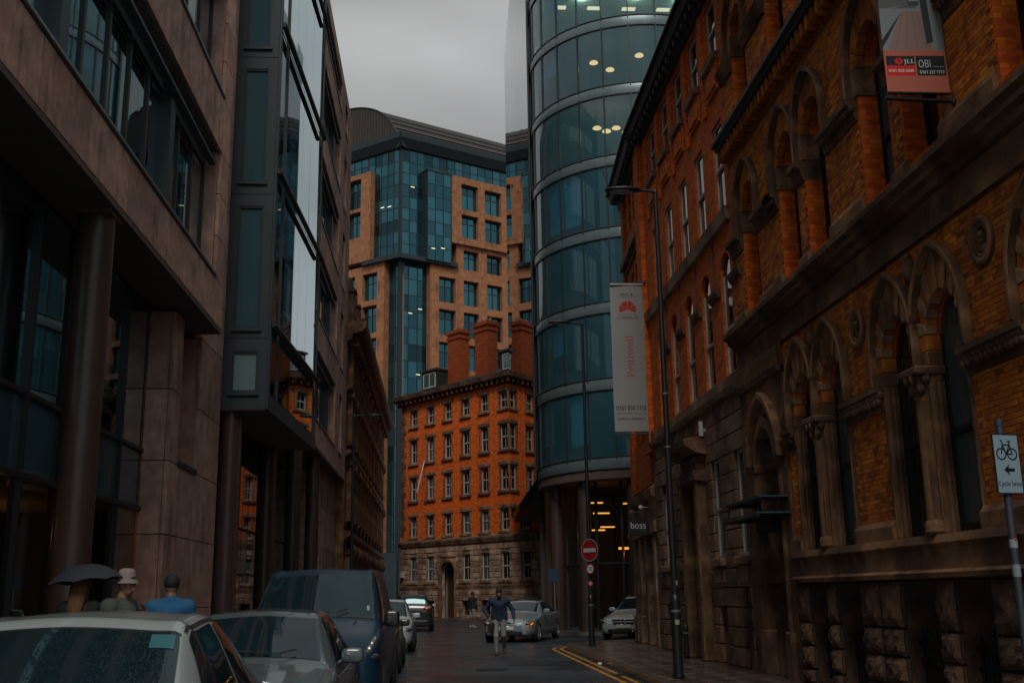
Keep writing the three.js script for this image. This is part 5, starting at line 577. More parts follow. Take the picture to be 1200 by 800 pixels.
function makeShell(st) { // st: [z, half width, bottom, shoulder, roof half width, top]
  const rings = st.map(([z, w, y0, yb, wt, yt]) => { const p5 = [w * 0.945, yb], p7 = [wt, yt - 0.045]; return [[0, y0], [w * 0.80, y0], [w * 0.965, y0 + 0.09], [w, y0 + 0.46 * (yb - y0)], [w * 0.985, yb - 0.08], p5, [(p5[0] + p7[0]) / 2 + 0.018, (p5[1] + p7[1]) / 2], p7, [wt * 0.72, yt - 0.012], [0, yt + 0.012]].map(p => [p[0], p[1], z]); });
  const R = (s, k) => rings[Math.max(0, Math.min(rings.length - 1, s))][k];
  return function S(s, q) { // q 0..18, mirrored past 9
    const m = q > 9 ? -1 : 1, k = q > 9 ? 18 - q : q, i = Math.min(8, Math.floor(k)), tk = k - i, si = Math.min(st.length - 2, Math.max(0, Math.floor(s))), ts = s - si, o = [];
    const get = (ss, kk) => kk > 9 ? [-R(ss, 18 - kk)[0], R(ss, 18 - kk)[1], R(ss, 18 - kk)[2]] : kk < 0 ? [-R(ss, -kk)[0], R(ss, -kk)[1], R(ss, -kk)[2]] : R(ss, kk);
    for (let c = 0; c < 3; c++) { const row = (ss) => cr(get(ss, i - 1)[c], get(ss, i)[c], get(ss, i + 1)[c], get(ss, i + 2)[c], tk); o[c] = cr(row(si - 1), row(si), row(si + 1), row(si + 2), ts); }
    o[0] *= m; return o;
  };
}
function patch(S, s0, s1, q0, q1, ns, nq, off = 0, edge) { // edge(u,v) may pull the outline in: returns [u,v]
  const pos = [], idx = []; const P = (s, q) => S(s, q);
  for (let i = 0; i <= ns; i++) for (let j = 0; j <= nq; j++) { let u = i / ns, v = j / nq; if (edge) [u, v] = edge(u, v); const s = s0 + (s1 - s0) * u, q = q0 + (q1 - q0) * v, p = P(s, q);
    if (off) { const e = 0.02, a = P(s + e, q), b = P(s - e, q), c = P(s, q + e), d = P(s, q - e), n = V3(a[0] - b[0], a[1] - b[1], a[2] - b[2]).cross(V3(c[0] - d[0], c[1] - d[1], c[2] - d[2])).normalize(), ctr = V3(p[0], p[1] - 0.6, p[2] * 0.2); if (n.dot(ctr) < 0) n.negate(); p[0] += n.x * off; p[1] += n.y * off; p[2] += n.z * off; }
    pos.push(...p); }
  for (let i = 0; i < ns; i++) for (let j = 0; j < nq; j++) { const a = i * (nq + 1) + j, b = a + 1, c = a + nq + 1, d = c + 1; idx.push(a, c, b, b, c, d); }
  const g = new THREE.BufferGeometry(); g.setAttribute('position', new THREE.Float32BufferAttribute(pos, 3)); g.setIndex(idx); g.computeVertexNormals(); return g;
}
function makeCar(o) { // front looks along +z
  const C = thing(o.name, o.label, o.name === 'parked_van' ? 'van' : 'car', o.pos, o.turn || 0, o.group), S = makeShell(o.st), n = o.st.length - 1, P = o.paint, W = o.W;
  const put = (name, g, m, par = C) => { const x = new THREE.Mesh(boxUV(flat(g)), m); x.name = name; x.castShadow = x.receiveShadow = true; par.add(x); return x; };
  const body = put('body', patch(S, 0, n, 0, 18, n * 5, 72), P);
  const cap = (s) => { const pts = []; for (let j = 0; j <= 72; j++) pts.push(S(s, j / 4)); const c = [0, pts.reduce((a, p) => a + p[1], 0) / pts.length, pts[0][2]], pos = []; for (let j = 0; j < 72; j++) pos.push(...c, ...pts[j], ...pts[j + 1]); const g = new THREE.BufferGeometry(); g.setAttribute('position', new THREE.Float32BufferAttribute(pos, 3)); g.computeVertexNormals(); return g; };
  put('nose_cap', join([cap(0)]), P); put('tail_cap', join([cap(n)]), P);
  const round = (e) => (u, v) => { const a = u * 2 - 1, b = v * 2 - 1; return [(a * (1 - e * b ** 8) + 1) / 2, (b * (1 - e * a ** 8) + 1) / 2]; };
  if (o.shield) { const g = put('windscreen', patch(S, o.shield[0], o.shield[1], 7.12, 10.88, 12, 16, 0.006, round(0.03)), o.glass || carGlass); for (const k of [-1, 1]) put('wiper', join([tube([[k * 0.05 + 0.25, S(o.shield[0] + 0.02, 9)[1] + 0.03, S(o.shield[0], 9)[2] + 0.02], [k * 0.35 + 0.1, S(o.shield[0] + 0.12, 8.6)[1] + 0.03, S(o.shield[0] + 0.12, 8.6)[2] + 0.02]], 0.008, 6, 5)]), rubber, g); }
  if (o.rear) put('rear_window', patch(S, o.rear[0], o.rear[1], 7.2, 10.8, 10, 14, 0.006, round(0.03)), o.glass || carGlass);
  for (const [a, b, sl] of o.sides) for (const k of [0, 1]) { const e = (u, v) => { const t = sl ? Math.min(1, sl[0] + (1 - sl[0]) * Math.min(1, (1 - (k ? 1 - v : v)) * 1 + u * 3)) : 1; let uu = u; const vv = k ? 1 - v : v; if (sl) uu = u + (1 - u) * sl[0] * vv - u * sl[1] * vv; return [uu, v]; }; put('side_window', patch(S, a, b, k ? 11.12 : 5.22, k ? 12.78 : 6.88, 10, 6, 0.006, e), carGlass); }
  for (const a of o.doors || []) for (const k of [0, 1]) put('door_gap_shade', patch(S, a, a + 0.016, k ? 12.9 : 2.2, k ? 15.8 : 5.1, 1, 14, 0.003), rubber);  // dark strips painted on the shell for the shade in the door gaps
  if (o.seam) for (const k of [0, 1]) put('bonnet_seam', patch(S, o.seam[0], o.seam[1], k ? 11.28 : 6.68, k ? 11.32 : 6.72, 14, 1, 0.003), rubber);
  for (const a of o.handles || []) for (const k of [-1, 1]) { const p = S(a, 4.1); put('door_handle', cb(-0.012, 0.012, -0.013, 0.013, -0.09, 0.09, 0.006).translate(k * (p[0] + 0.015), p[1] - 0.02, p[2]), P); }
  for (const z of o.wheels) for (const k of [-1, 1]) { const r = o.R || 0.325, x = k * (W - 0.085), arch = put('wheel_arch', new THREE.CylinderGeometry(r + 0.055, r + 0.055, 0.02, 36).rotateZ(Math.PI / 2).translate(k * (W - 0.004), r + 0.02, z), rubber);
    const w = new THREE.Group(); w.name = 'wheel'; w.position.set(x + k * 0.03, r, z); C.add(w); put('tyre', new THREE.TorusGeometry(r - 0.06, 0.085, 12, 36).scale(1, 1, 1.25).rotateY(Math.PI / 2), rubber, w);
    const sp = [new THREE.TorusGeometry(r - 0.115, 0.018, 8, 30).rotateY(Math.PI / 2).translate(k * 0.085, 0, 0), new THREE.CylinderGeometry(0.055, 0.055, 0.05, 16).rotateZ(Math.PI / 2).translate(k * 0.07, 0, 0)]; for (let i = 0; i < 10; i++) { const t = i / 10 * Math.PI * 2; sp.push(bar([k * 0.075, 0, 0], [k * 0.08, Math.cos(t) * (r - 0.115), Math.sin(t) * (r - 0.115)], 0.018, 6, 0.013)); } put('rim', join(sp), o.steel ? M.grey : alloy, w); }
  if (o.mirror) for (const k of [-1, 1]) { const p = S(o.mirror, 5.1); const big = o.bigMirror || 1; const m = put('door_mirror', join([softBox(0.115 * big, 0.075 * big * (o.bigMirror ? 1.6 : 1), 0.065).translate(k * (p[0] + 0.13), p[1] + 0.10, p[2]), bar([k * (p[0] - 0.01), p[1] + 0.03, p[2] - 0.02], [k * (p[0] + 0.07), p[1] + 0.07, p[2]], 0.022)]), o.mirrorMat || P); put('mirror_glass', new THREE.CircleGeometry(0.08 * big, 20).scale(1, 0.75, 1).rotateY(Math.PI).translate(k * (p[0] + 0.13), p[1] + 0.10, p[2] - 0.066), chrome, m); }
  if (o.extra) o.extra(C, S, put);
  return C;
}
const sedan = (L, h = 1.45, w = 0.9) => { const k = L / 4.6, y = h / 1.45; return [[2.32 * k, w * 0.62, 0.34, 0.56, w * 0.45, 0.60], [2.24 * k, w * 0.84, 0.24, 0.64, w * 0.66, 0.71], [2.0 * k, w * 0.96, 0.20, 0.71, w * 0.76, 0.79], [1.45 * k, w, 0.19, 0.80, w * 0.80, 0.89], [0.98 * k, w, 0.19, 0.87, w * 0.81, 0.965], [0.84 * k, w, 0.19, 0.885, w * 0.80, 0.995], [0.1 * k, w, 0.19, 0.91, w * 0.665, 1.385 * y], [-0.12 * k, w, 0.19, 0.915, w * 0.655, 1.43 * y], [-0.7 * k, w, 0.19, 0.93, w * 0.645, 1.45 * y], [-1.12 * k, w, 0.19, 0.945, w * 0.635, 1.40 * y], [-1.32 * k, w * 0.99, 0.19, 0.95, w * 0.63, 1.345 * y], [-1.86 * k, w * 0.985, 0.20, 0.965, w * 0.74, 1.07 * y], [-2.08 * k, w * 0.97, 0.23, 0.955, w * 0.75, 1.03 * y], [-2.27 * k, w * 0.88, 0.30, 0.86, w * 0.68, 0.95], [-2.33 * k, w * 0.7, 0.40, 0.74, w * 0.5, 0.80]]; };
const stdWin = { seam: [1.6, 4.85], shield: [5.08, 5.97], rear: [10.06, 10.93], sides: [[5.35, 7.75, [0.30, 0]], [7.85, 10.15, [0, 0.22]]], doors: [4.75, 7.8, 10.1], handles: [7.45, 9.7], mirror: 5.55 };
// lamps, grille and plate at the nose of a saloon
function nose(C, S, put, o = {}) { const w = o.w || 0.9, z = o.z;
  for (const k of [-1, 1]) { const y = o.hy || 0.635, l = put('headlight', new THREE.SphereGeometry(1, 20, 14).scale(0.17, 0.068, 0.15).rotateY(k * 0.62).rotateZ(k * 0.16).translate(k * (w * 0.80), y, z - 0.17), o.lampMat || lampDark); for (const e of [0, 1]) put('lens', new THREE.SphereGeometry(0.046 - e * 0.008, 14, 10).translate(k * (w * 0.80 - 0.055 + e * 0.115), y + e * 0.012, z - 0.055 - e * 0.075), lampGlass, l); }
  put('lower_intake', cb(-w * 0.62, w * 0.62, 0.24, 0.38, z - 0.16, z + 0.012, 0.02), M.black); put('number_plate', cb(-0.26, 0.26, 0.42, 0.53, z - 0.03, z + 0.035, 0.004), plateW);
  if (o.grille) o.grille(put, z); }
const whiteP = paint([0.25, 0.285, 0.285]), greyP = paint([0.085, 0.115, 0.125], { metalness: 0.35 }), silverP = paint([0.24, 0.29, 0.32], { metalness: 0.4 }), blueP = paint([0.008, 0.030, 0.055], { roughness: 0.3, clearcoat: 0.15, specularIntensity: 0.5 }), blackP = paint([0.012, 0.013, 0.016]), pearlP = paint([0.40, 0.45, 0.47], { metalness: 0.15 });
{ const st = sedan(4.5, 1.51, 0.90); st[9][5] = 1.36; st[10][5] = 1.24; st[9][0] = -1.2; st[10][0] = -1.5; st[11][0] = -1.98; st[11][5] = 1.02;
  makeCar({ name: 'parked_car', label: 'pale rain-wet car parked first in the row, permit on its windscreen', group: 'cars parked along the colonnade', pos: [-1.87, 0, -5.75], st, paint: whiteP, W: 0.9, ...stdWin, sides: [[5.35, 7.6, [0.30, 0]], [7.7, 10.5, [0, 0.35]]], glass: wetGlass, wheels: [1.42, -1.35],
    extra: (C, S, put) => { nose(C, S, put, { z: 2.27 }); put('parking_permit', patch(S, 5.78, 5.93, 7.3, 7.95, 3, 3, 0.009), mat([0.03, 0.12, 0.14], 0.4)); for (const k of [7.0, 11.0]) put('roof_gutter', patch(S, 6.1, 10.2, k - 0.05, k + 0.05, 16, 1, 0.003), M.black); put('windscreen_surround', join([patch(S, 5.97, 6.0, 7.1, 10.9, 1, 16, 0.005)]), M.black); } }); }
makeCar({ name: 'parked_car', label: 'grey saloon parked second in the row before the blue van', group: 'cars parked along the colonnade', pos: [-1.84, 0, -11.75], st: sedan(4.6, 1.46, 0.9), paint: greyP, W: 0.9, ...stdWin, wheels: [1.45, -1.4], extra: (C, S, put) => { nose(C, S, put, { z: 2.32, grille: (p, z) => p('grille', cb(-0.32, 0.32, 0.55, 0.66, z - 0.12, z - 0.02, 0.02), M.black) }); } });
{ const w = 0.98, st = [[2.48, w * 0.66, 0.36, 0.70, w * 0.5, 0.76], [2.40, w * 0.86, 0.26, 0.86, w * 0.68, 0.93], [2.18, w * 0.965, 0.22, 1.0, w * 0.78, 1.09], [1.80, w * 0.99, 0.20, 1.10, w * 0.83, 1.21], [1.58, w, 0.20, 1.13, w * 0.845, 1.28], [1.50, w, 0.20, 1.14, w * 0.845, 1.31], [0.72, w, 0.20, 1.18, w * 0.775, 1.90], [0.55, w, 0.20, 1.19, w * 0.765, 1.96], [0.0, w, 0.20, 1.2, w * 0.76, 2.0], [-1.2, w, 0.20, 1.2, w * 0.76, 2.01], [-2.3, w, 0.22, 1.2, w * 0.75, 1.99], [-2.44, w * 0.98, 0.26, 1.19, w * 0.74, 1.95], [-2.5, w * 0.95, 0.34, 1.15, w * 0.72, 1.85]];
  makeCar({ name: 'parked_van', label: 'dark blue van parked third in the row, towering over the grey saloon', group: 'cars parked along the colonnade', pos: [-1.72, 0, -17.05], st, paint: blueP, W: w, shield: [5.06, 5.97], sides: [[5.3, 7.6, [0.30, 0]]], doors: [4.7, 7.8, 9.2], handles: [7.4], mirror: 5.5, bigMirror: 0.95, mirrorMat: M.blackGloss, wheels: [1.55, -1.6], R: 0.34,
    extra: (C, S, put) => { nose(C, S, put, { z: 2.42, w: 0.98, hy: 0.80, grille: (p, z) => { p('grille', cb(-0.42, 0.42, 0.62, 0.86, z - 0.2, z - 0.015, 0.03), M.black); p('grille_bar', cb(-0.40, 0.40, 0.73, 0.75, z - 0.02, z + 0.0, 0.005), chrome); } }); for (const k of [0, 1]) { const h = put('headlamp_cover', patch(S, 1.0, 3.3, k ? 11.9 : 4.55, k ? 13.45 : 6.1, 12, 8, 0.008, (u, v) => { const t = k ? 1 - v : v; const q = 0.5 + (t - 0.5) * (1 - 0.6 * u) + 0.2 * u; return [u, k ? 1 - q : q]; }), lampDark); for (const [ss, qq, rr] of [[1.35, 5.2, 0.06], [1.75, 5.45, 0.05], [2.2, 5.6, 0.035]]) { const p = S(ss, k ? 18 - qq : qq); put('lens', new THREE.SphereGeometry(rr, 16, 12).translate(p[0] - Math.sign(p[0]) * rr * 0.4, p[1] - rr * 0.3, p[2] - rr * 0.5), alloy, h); } } put('screen_surround', join([patch(S, 5.0, 5.075, 7.1, 10.9, 1, 16, 0.007), patch(S, 5.955, 6.0, 7.1, 10.9, 1, 16, 0.007), patch(S, 5.05, 5.98, 7.08, 7.2, 12, 1, 0.007), patch(S, 5.05, 5.98, 10.8, 10.92, 12, 1, 0.007)]), M.blackGloss); put('tax_disc', patch(S, 5.22, 5.32, 7.45, 7.62, 3, 3, 0.009), mat([0.3, 0.32, 0.33], 0.5)); put('roof_aerial', bar([0, 2.0, 0.5], [0, 2.16, 0.38], 0.006), rubber); for (const k of [0, 1]) put('hood_crease', patch(S, 3.2, 4.9, k ? 9.9 : 8.02, k ? 9.98 : 8.1, 8, 1, 0.004), M.black); for (const k of [-1, 1]) put('fog_lamp', ell(k * 0.62, 0.42, 2.36, 0.07, 0.05, 0.04, 12), chrome); } }); }
makeCar({ name: 'parked_car', label: 'black hatchback parked behind the blue van', group: 'cars parked along the colonnade', pos: [-1.72, 0, -25.2], st: sedan(4.2, 1.46, 0.88), paint: blackP, W: 0.88, ...stdWin, wheels: [1.35, -1.3], extra: (C, S, put) => nose(C, S, put, { z: 2.1, w: 0.88 }) });
makeCar({ name: 'parked_car', label: 'small white hatchback parked behind the black hatchback', group: 'cars parked along the colonnade', pos: [-1.62, 0, -34.2], st: sedan(4.1, 1.5, 0.87), paint: pearlP, W: 0.87, ...stdWin, wheels: [1.3, -1.25], extra: (C, S, put) => nose(C, S, put, { z: 2.05, w: 0.87, grille: (p, z) => p('grille', cb(-0.3, 0.3, 0.56, 0.66, z - 0.12, z - 0.02, 0.02), M.black) }) });
{ const w = 0.93, st = sedan(4.6, 1.66, w).map(r => { r[3] = r[3] * 1.10 + 0.05; r[5] = Math.max(r[5], r[3] + 0.04); return r; }); st[10][5] = 1.62; st[10][0] = -1.95; st[10][4] = w * 0.66; st[11][0] = -2.2; st[11][5] = 1.22; st[9][5] = 1.66; st[9][0] = -1.5; st[12][0] = -2.26; st[12][5] = 1.15; st[13][0] = -2.31; st[14][0] = -2.34;
  makeCar({ name: 'moving_car', label: 'dark estate car driving away with red tail lights before the brick block', pos: [-1.22, 0, -53.5], turn: Math.PI, st, paint: blackP, W: w, ...stdWin, rear: [10.1, 10.9], wheels: [1.45, -1.45], R: 0.35, extra: (C, S, put) => { for (const k of [-1, 1]) put('tail_light', ell(k * 0.66, 1.0, -2.275, 0.2, 0.085, 0.09, 14), redLamp); put('number_plate', cb(-0.26, 0.26, 0.72, 0.83, -2.36, -2.32, 0.004), plateW); put('bumper_strip', cb(-0.7, 0.7, 0.42, 0.5, -2.36, -2.2, 0.02), M.greyLight); } }); }
{ const st = sedan(4.55, 1.38, 0.89); st[9][5] = 1.31; st[10][5] = 1.20; st[10][0] = -1.5; st[11][0] = -1.95; st[11][5] = 1.0;
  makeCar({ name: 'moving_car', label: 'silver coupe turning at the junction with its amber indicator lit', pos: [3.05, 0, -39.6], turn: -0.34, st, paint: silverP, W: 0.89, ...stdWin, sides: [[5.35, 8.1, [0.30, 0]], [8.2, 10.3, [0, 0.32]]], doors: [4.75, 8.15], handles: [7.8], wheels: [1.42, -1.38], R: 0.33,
    extra: (C, S, put) => { nose(C, S, put, { z: 2.30, w: 0.89, grille: (p, z) => { for (const k of [-1, 1]) { p('grille', cb(k * 0.02, k * 0.19, 0.52, 0.68, z - 0.14, z - 0.01, 0.03), M.black); p('grille_surround', new THREE.TorusGeometry(0.1, 0.012, 6, 24).scale(0.95, 0.8, 1).translate(k * 0.105, 0.60, z - 0.005), chrome); } } });
      const p = [0.80, 0.63, 2.10]; put('indicator', new THREE.SphereGeometry(1, 14, 10).scale(0.09, 0.06, 0.08).translate(p[0], p[1], p[2] - 0.01), glow(1, 0.30, 0.02, 0.9)); const l = new THREE.PointLight(0xff8020, 0.03, 0, 2); l.castShadow = true; l.position.set(p[0] + 0.06, p[1], p[2] + 0.16); C.add(l); } }); }
makeCar({ name: 'moving_car', label: 'pale silver saloon with star badge on its grille waiting in the side street', pos: [7.42, 0, -39.9], turn: -0.46, st: sedan(4.75, 1.46, 0.92), paint: pearlP, W: 0.92, ...stdWin, wheels: [1.5, -1.45], R: 0.34,
  extra: (C, S, put) => nose(C, S, put, { z: 2.40, w: 0.92, grille: (p, z) => { p('grille', ext([[-0.36, 0.52], [0.36, 0.52], [0.42, 0.70], [-0.42, 0.70]], 0.16, z - 0.15, [], 0.015), M.black); p('grille_bar', cb(-0.38, 0.38, 0.60, 0.625, z - 0.02, z + 0.02, 0.006), chrome); p('star_badge', join([new THREE.TorusGeometry(0.095, 0.012, 8, 28).translate(0, 0.61, z + 0.03), ...[0, 1, 2].map(i => { const t = Math.PI / 2 + i * Math.PI * 2 / 3; return bar([0, 0.61, z + 0.03], [Math.cos(t) * 0.09, 0.61 + Math.sin(t) * 0.09, z + 0.03], 0.016, 6, 0.004); })]), chrome); for (const k of [-1, 1]) p('chrome_trim', bar([k * 0.3, 0.3, z + 0.01], [k * 0.82, 0.38, z - 0.18], 0.018), chrome); } }) });
// ---------- people: bones with radii, joined by a smooth minimum and meshed ----------
function sdBone(p, b) { const [ax, ay, az, ra, bx_, by, bz, rb] = b, dx = bx_ - ax, dy = by - ay, dz = bz - az, l2 = dx * dx + dy * dy + dz * dz || 1e-9; let t = ((p[0] - ax) * dx + (p[1] - ay) * dy + (p[2] - az) * dz) / l2; t = t < 0 ? 0 : t > 1 ? 1 : t; const x = p[0] - ax - dx * t, y = p[1] - ay - dy * t, z = p[2] - az - dz * t; return Math.sqrt(x * x + y * y + z * z) - (ra + (rb - ra) * t); }
const sdEll = (p, e) => { const x = (p[0] - e[0]) / e[3], y = (p[1] - e[1]) / e[4], z = (p[2] - e[2]) / e[5], k = Math.sqrt(x * x + y * y + z * z), k1 = Math.sqrt((x / e[3]) ** 2 + (y / e[4]) ** 2 + (z / e[5]) ** 2) || 1e-6; return k * (k - 1) / k1; };
function blob(shapes, res, k = 0.035, clip) { // shapes: 8 numbers = bone, 6 = ellipsoid
  const lo = [9, 9, 9], hi = [-9, -9, -9]; for (const s of shapes) { const pts = s.length === 8 ? [[s[0], s[1], s[2], s[3]], [s[4], s[5], s[6], s[7]]] : [[s[0], s[1], s[2], Math.max(s[3], s[4], s[5])]]; for (const q of pts) for (let i = 0; i < 3; i++) { lo[i] = Math.min(lo[i], q[i] - q[3]); hi[i] = Math.max(hi[i], q[i] + q[3]); } }
  const c = lo.map((v, i) => (v + hi[i]) / 2), e = lo.map((v, i) => (hi[i] - v) / 2 * 1.12 + 0.02), mc = new MarchingCubes(res, new THREE.MeshBasicMaterial(), false, false, 120000), f = mc.field, h = res / 2; mc.isolation = 0;
  for (let z = 0; z < res; z++) for (let y = 0; y < res; y++) for (let x = 0; x < res; x++) { const p = [c[0] + e[0] * (x - h) / h, c[1] + e[1] * (y - h) / h, c[2] + e[2] * (z - h) / h]; let d = 1; for (const s of shapes) { const v = s.length === 8 ? sdBone(p, s) : sdEll(p, s); const m = Math.max(k - Math.abs(d - v), 0) / k; d = Math.min(d, v) - m * m * k * 0.25; } if (clip) d = Math.max(d, clip(p)); f[x + y * res + z * res * res] = -d; }
  mc.update(); const n = mc.count, pos = mc.positionArray.slice(0, n * 3); for (let i = 0; i < n; i++) for (let a = 0; a < 3; a++) pos[i * 3 + a] = c[a] + e[a] * pos[i * 3 + a];
  let g = new THREE.BufferGeometry(); g.setAttribute('position', new THREE.BufferAttribute(pos, 3)); g = mergeVertices(g, 1e-5); g.computeVertexNormals(); return g.toNonIndexed();
}
const foldTex = tex(256, 256, (x, y) => { const v = at(nB, x + (at(nA, x, y) * 60 | 0), y * 2); return [v, v, v]; }, 0.5, 0.5, false);
const B = (a, ra, b, rb) => [...a, ra, ...b, rb], lerp3 = (a, b, t) => a.map((v, i) => v + (b[i] - v) * t);
function handBones(w, dir, palmN, curl, scale = 1) { // wrist, pointing direction, palm normal
  const d = V3(...dir).normalize(), n = V3(...palmN).normalize(), s = d.clone().cross(n).normalize(), P = (a, b, c) => [w[0] + (d.x * a + s.x * b + n.x * c) * scale, w[1] + (d.y * a + s.y * b + n.y * c) * scale, w[2] + (d.z * a + s.z * b + n.z * c) * scale], out = [];
  for (const b of [-0.026, -0.009, 0.009, 0.026]) out.push(B(P(0, b * 0.6, 0), 0.017, P(0.085, b, 0), 0.0125));
  [[-0.03, 0.060], [-0.010, 0.078], [0.011, 0.074], [0.031, 0.060]].forEach(([b, l]) => { let a = 0.085, c = 0, t = 0; let p = P(a, b, c); for (let k = 0; k < 3; k++) { t += curl; a += Math.cos(t) * l / 3 * 1.1; c += Math.sin(t) * l / 3 * 1.1; const q = P(a, b * 1.05, c); out.push(B(p, 0.0095 - k * 0.0008, q, 0.0088 - k * 0.0008)); p = q; } });
  let p = P(0.02, -0.028, 0.008); for (const q of [P(0.05, -0.056, 0.020), P(0.078, -0.060, 0.036)]) { out.push(B(p, 0.0125, q, 0.0095)); p = q; }
  return out;
}
function person(o) {
  const T = thing('person', o.label, 'person', o.pos, o.turn || 0), J = o.J, s = o.shoulder || 0.2, res = o.res || 84;
  const skin = mat(o.skin || [0.30, 0.16, 0.10], 0.6), up = V3(...J.head).sub(V3(...J.neck)).normalize(), H = J.head, fw = V3(...(o.look || [0, 0, 1])).normalize(), sd = up.clone().cross(fw).normalize(), hp = (a, b, c) => [H[0] + sd.x * a + up.x * b + fw.x * c, H[1] + sd.y * a + up.y * b + fw.y * c, H[2] + sd.z * a + up.z * b + fw.z * c];
  const limbs = []; for (const k of ['L', 'R']) { limbs.push(B(J['sh' + k], 0.05, J['el' + k], 0.038), B(J['el' + k], 0.038, J['wr' + k], 0.026), B(J['hip' + k], 0.085, J['kn' + k], 0.052), B(J['kn' + k], 0.05, J['an' + k], 0.036), B(J['an' + k], 0.036, J['to' + k], 0.03)); }
  const torso = [B(J.pelvis, 0.12, lerp3(J.pelvis, J.chest, 0.5), 0.115), B(lerp3(J.pelvis, J.chest, 0.5), 0.115, J.chest, 0.13), B(J.chest, 0.12, J.shL, 0.06), B(J.chest, 0.12, J.shR, 0.06), B(J.chest, 0.09, J.neck, 0.055), B(J.neck, 0.055, H, 0.055)];
  const head = [[...H.map((v, i) => v), 0.078, 0.108, 0.096].slice(0, 6), B(hp(0, -0.075, 0.045), 0.048, hp(0, -0.02, 0.03), 0.062), B(hp(0, 0.0, 0.092), 0.012, hp(0, -0.03, 0.108), 0.016), B(hp(0.078, 0.005, -0.01), 0.012, hp(0.080, -0.035, -0.005), 0.010), B(hp(-0.078, 0.005, -0.01), 0.012, hp(-0.080, -0.035, -0.005), 0.010), B(J.neck, 0.054, hp(0, -0.06, -0.01), 0.052), B(hp(-0.02, -0.066, 0.088), 0.008, hp(0.02, -0.066, 0.088), 0.008)];
  const hands = ['L', 'R'].map(k => { const d = o.hand?.[k]?.dir || V3(...J['wr' + k]).sub(V3(...J['el' + k])).toArray(); return blob([...handBones(J['wr' + k], d, o.hand?.[k]?.n || [k === 'L' ? -1 : 1, 0, 0.2], o.hand?.[k]?.curl ?? 0.4), B(lerp3(J['el' + k], J['wr' + k], 0.85), 0.028, J['wr' + k], 0.022)], 52, 0.008); });
  const body = mesh('body', [blob([...torso, ...limbs], res, 0.04), blob(head, 60, 0.02), ...hands], skin, T);
  for (const k of [-1, 1]) mesh('eye', [ell(...hp(k * 0.030, 0.018, 0.086), 0.010, 0.008, 0.008, 8)], M.black, body);
  const inf = (b, d) => { const c = b.slice(); c[3] += d; c[7] += d; return c; };
  const cut = (a, b, t) => lerp3(a, b, t), topB = [...torso.slice(0, 4).map(b => inf(b, o.topFat ?? 0.028)), B(J.chest, 0.10, lerp3(J.chest, J.neck, 0.9), 0.062)];
  for (const k of ['L', 'R']) { const sh = J['sh' + k], el = J['el' + k], wr = J['wr' + k]; topB.push(B(J.chest, 0.12, sh, 0.066)); if (o.shortSleeve) topB.push(B(sh, 0.066, cut(sh, el, 0.75), 0.066)); else topB.push(B(sh, 0.066, el, 0.056), B(el, 0.060, cut(el, wr, 0.93), 0.043)); }
  for (const k of ['L', 'R']) topB.push(B([J.neck[0], J.neck[1] - 0.035, J.neck[2] - 0.01], 0.058, lerp3(J.neck, J['sh' + k], 0.8), 0.056), B(lerp3(J['sh' + k], J.chest, 0.45), 0.085, [J['hip' + k][0] * 1.15, J.pelvis[1] + 0.0, J.pelvis[2]], 0.118));
  if (o.hem) topB.push(B(J.pelvis, 0.16, [J.pelvis[0], J.pelvis[1] - o.hem, J.pelvis[2]], 0.19));
  mesh(o.topName || 'jacket', [blob(topB, res, 0.03)], mat(o.top, 0.85, { map: panelTex, bumpMap: foldTex, bumpScale: 0.02 }), T);
  const legB = [B(J.hipL, 0.115, J.hipR, 0.115)]; for (const k of ['L', 'R']) { const hp_ = J['hip' + k], kn = J['kn' + k], an = J['an' + k]; if (o.shorts) legB.push(B(hp_, 0.112, cut(hp_, kn, 0.9), 0.085)); else legB.push(B(hp_, 0.108, kn, 0.072), B(kn, 0.070, cut(kn, an, 0.9), 0.055)); } legB.push(B(J.pelvis, 0.135, lerp3(J.hipL, J.hipR, 0.5), 0.13));
  mesh('trousers', [blob(legB, res, 0.03)], mat(o.legs, 0.85, { map: panelTex, bumpMap: foldTex, bumpScale: 0.02 }), T);
  for (const k of ['L', 'R']) { const a = J['an' + k], t = J['to' + k]; mesh('shoe', [blob([B([a[0], a[1] - 0.02, a[2]], 0.047, t, 0.043), B(a, 0.044, lerp3(a, t, -0.25), 0.038)], 30, 0.02)], mat(o.shoes || [0.08, 0.03, 0.015], 0.5), T); }
  if (o.hair) { const hb = o.longHair ? [[...hp(0, 0.03, -0.02), 0.098, 0.112, 0.112], B(hp(0.03, -0.02, -0.07), 0.07, hp(0.035, -0.26, -0.10), 0.05), B(hp(-0.03, -0.02, -0.07), 0.07, hp(-0.035, -0.26, -0.10), 0.05), B(hp(0, -0.05, -0.08), 0.07, hp(0, -0.30, -0.10), 0.055)] : [[...hp(0, 0.035, -0.018), 0.089, 0.098, 0.106]]; mesh('hair', [blob(hb, 54, 0.03, (p) => { const v = V3(p[0] - H[0], p[1] - H[1], p[2] - H[2]); return v.dot(fw) * 0.8 - v.dot(up) * 0.6 - 0.035; })], mat(o.hair, 0.7, { bumpMap: fineBump, bumpScale: 0.01 }), T); }
  if (o.beard) mesh('beard', [blob([B(hp(0.05, -0.06, 0.035), 0.024, hp(0, -0.10, 0.075), 0.03), B(hp(-0.05, -0.06, 0.035), 0.024, hp(0, -0.10, 0.075), 0.03)], 36, 0.02)], mat(o.hair, 0.8), T);
  return { T, hp, J, H };
}
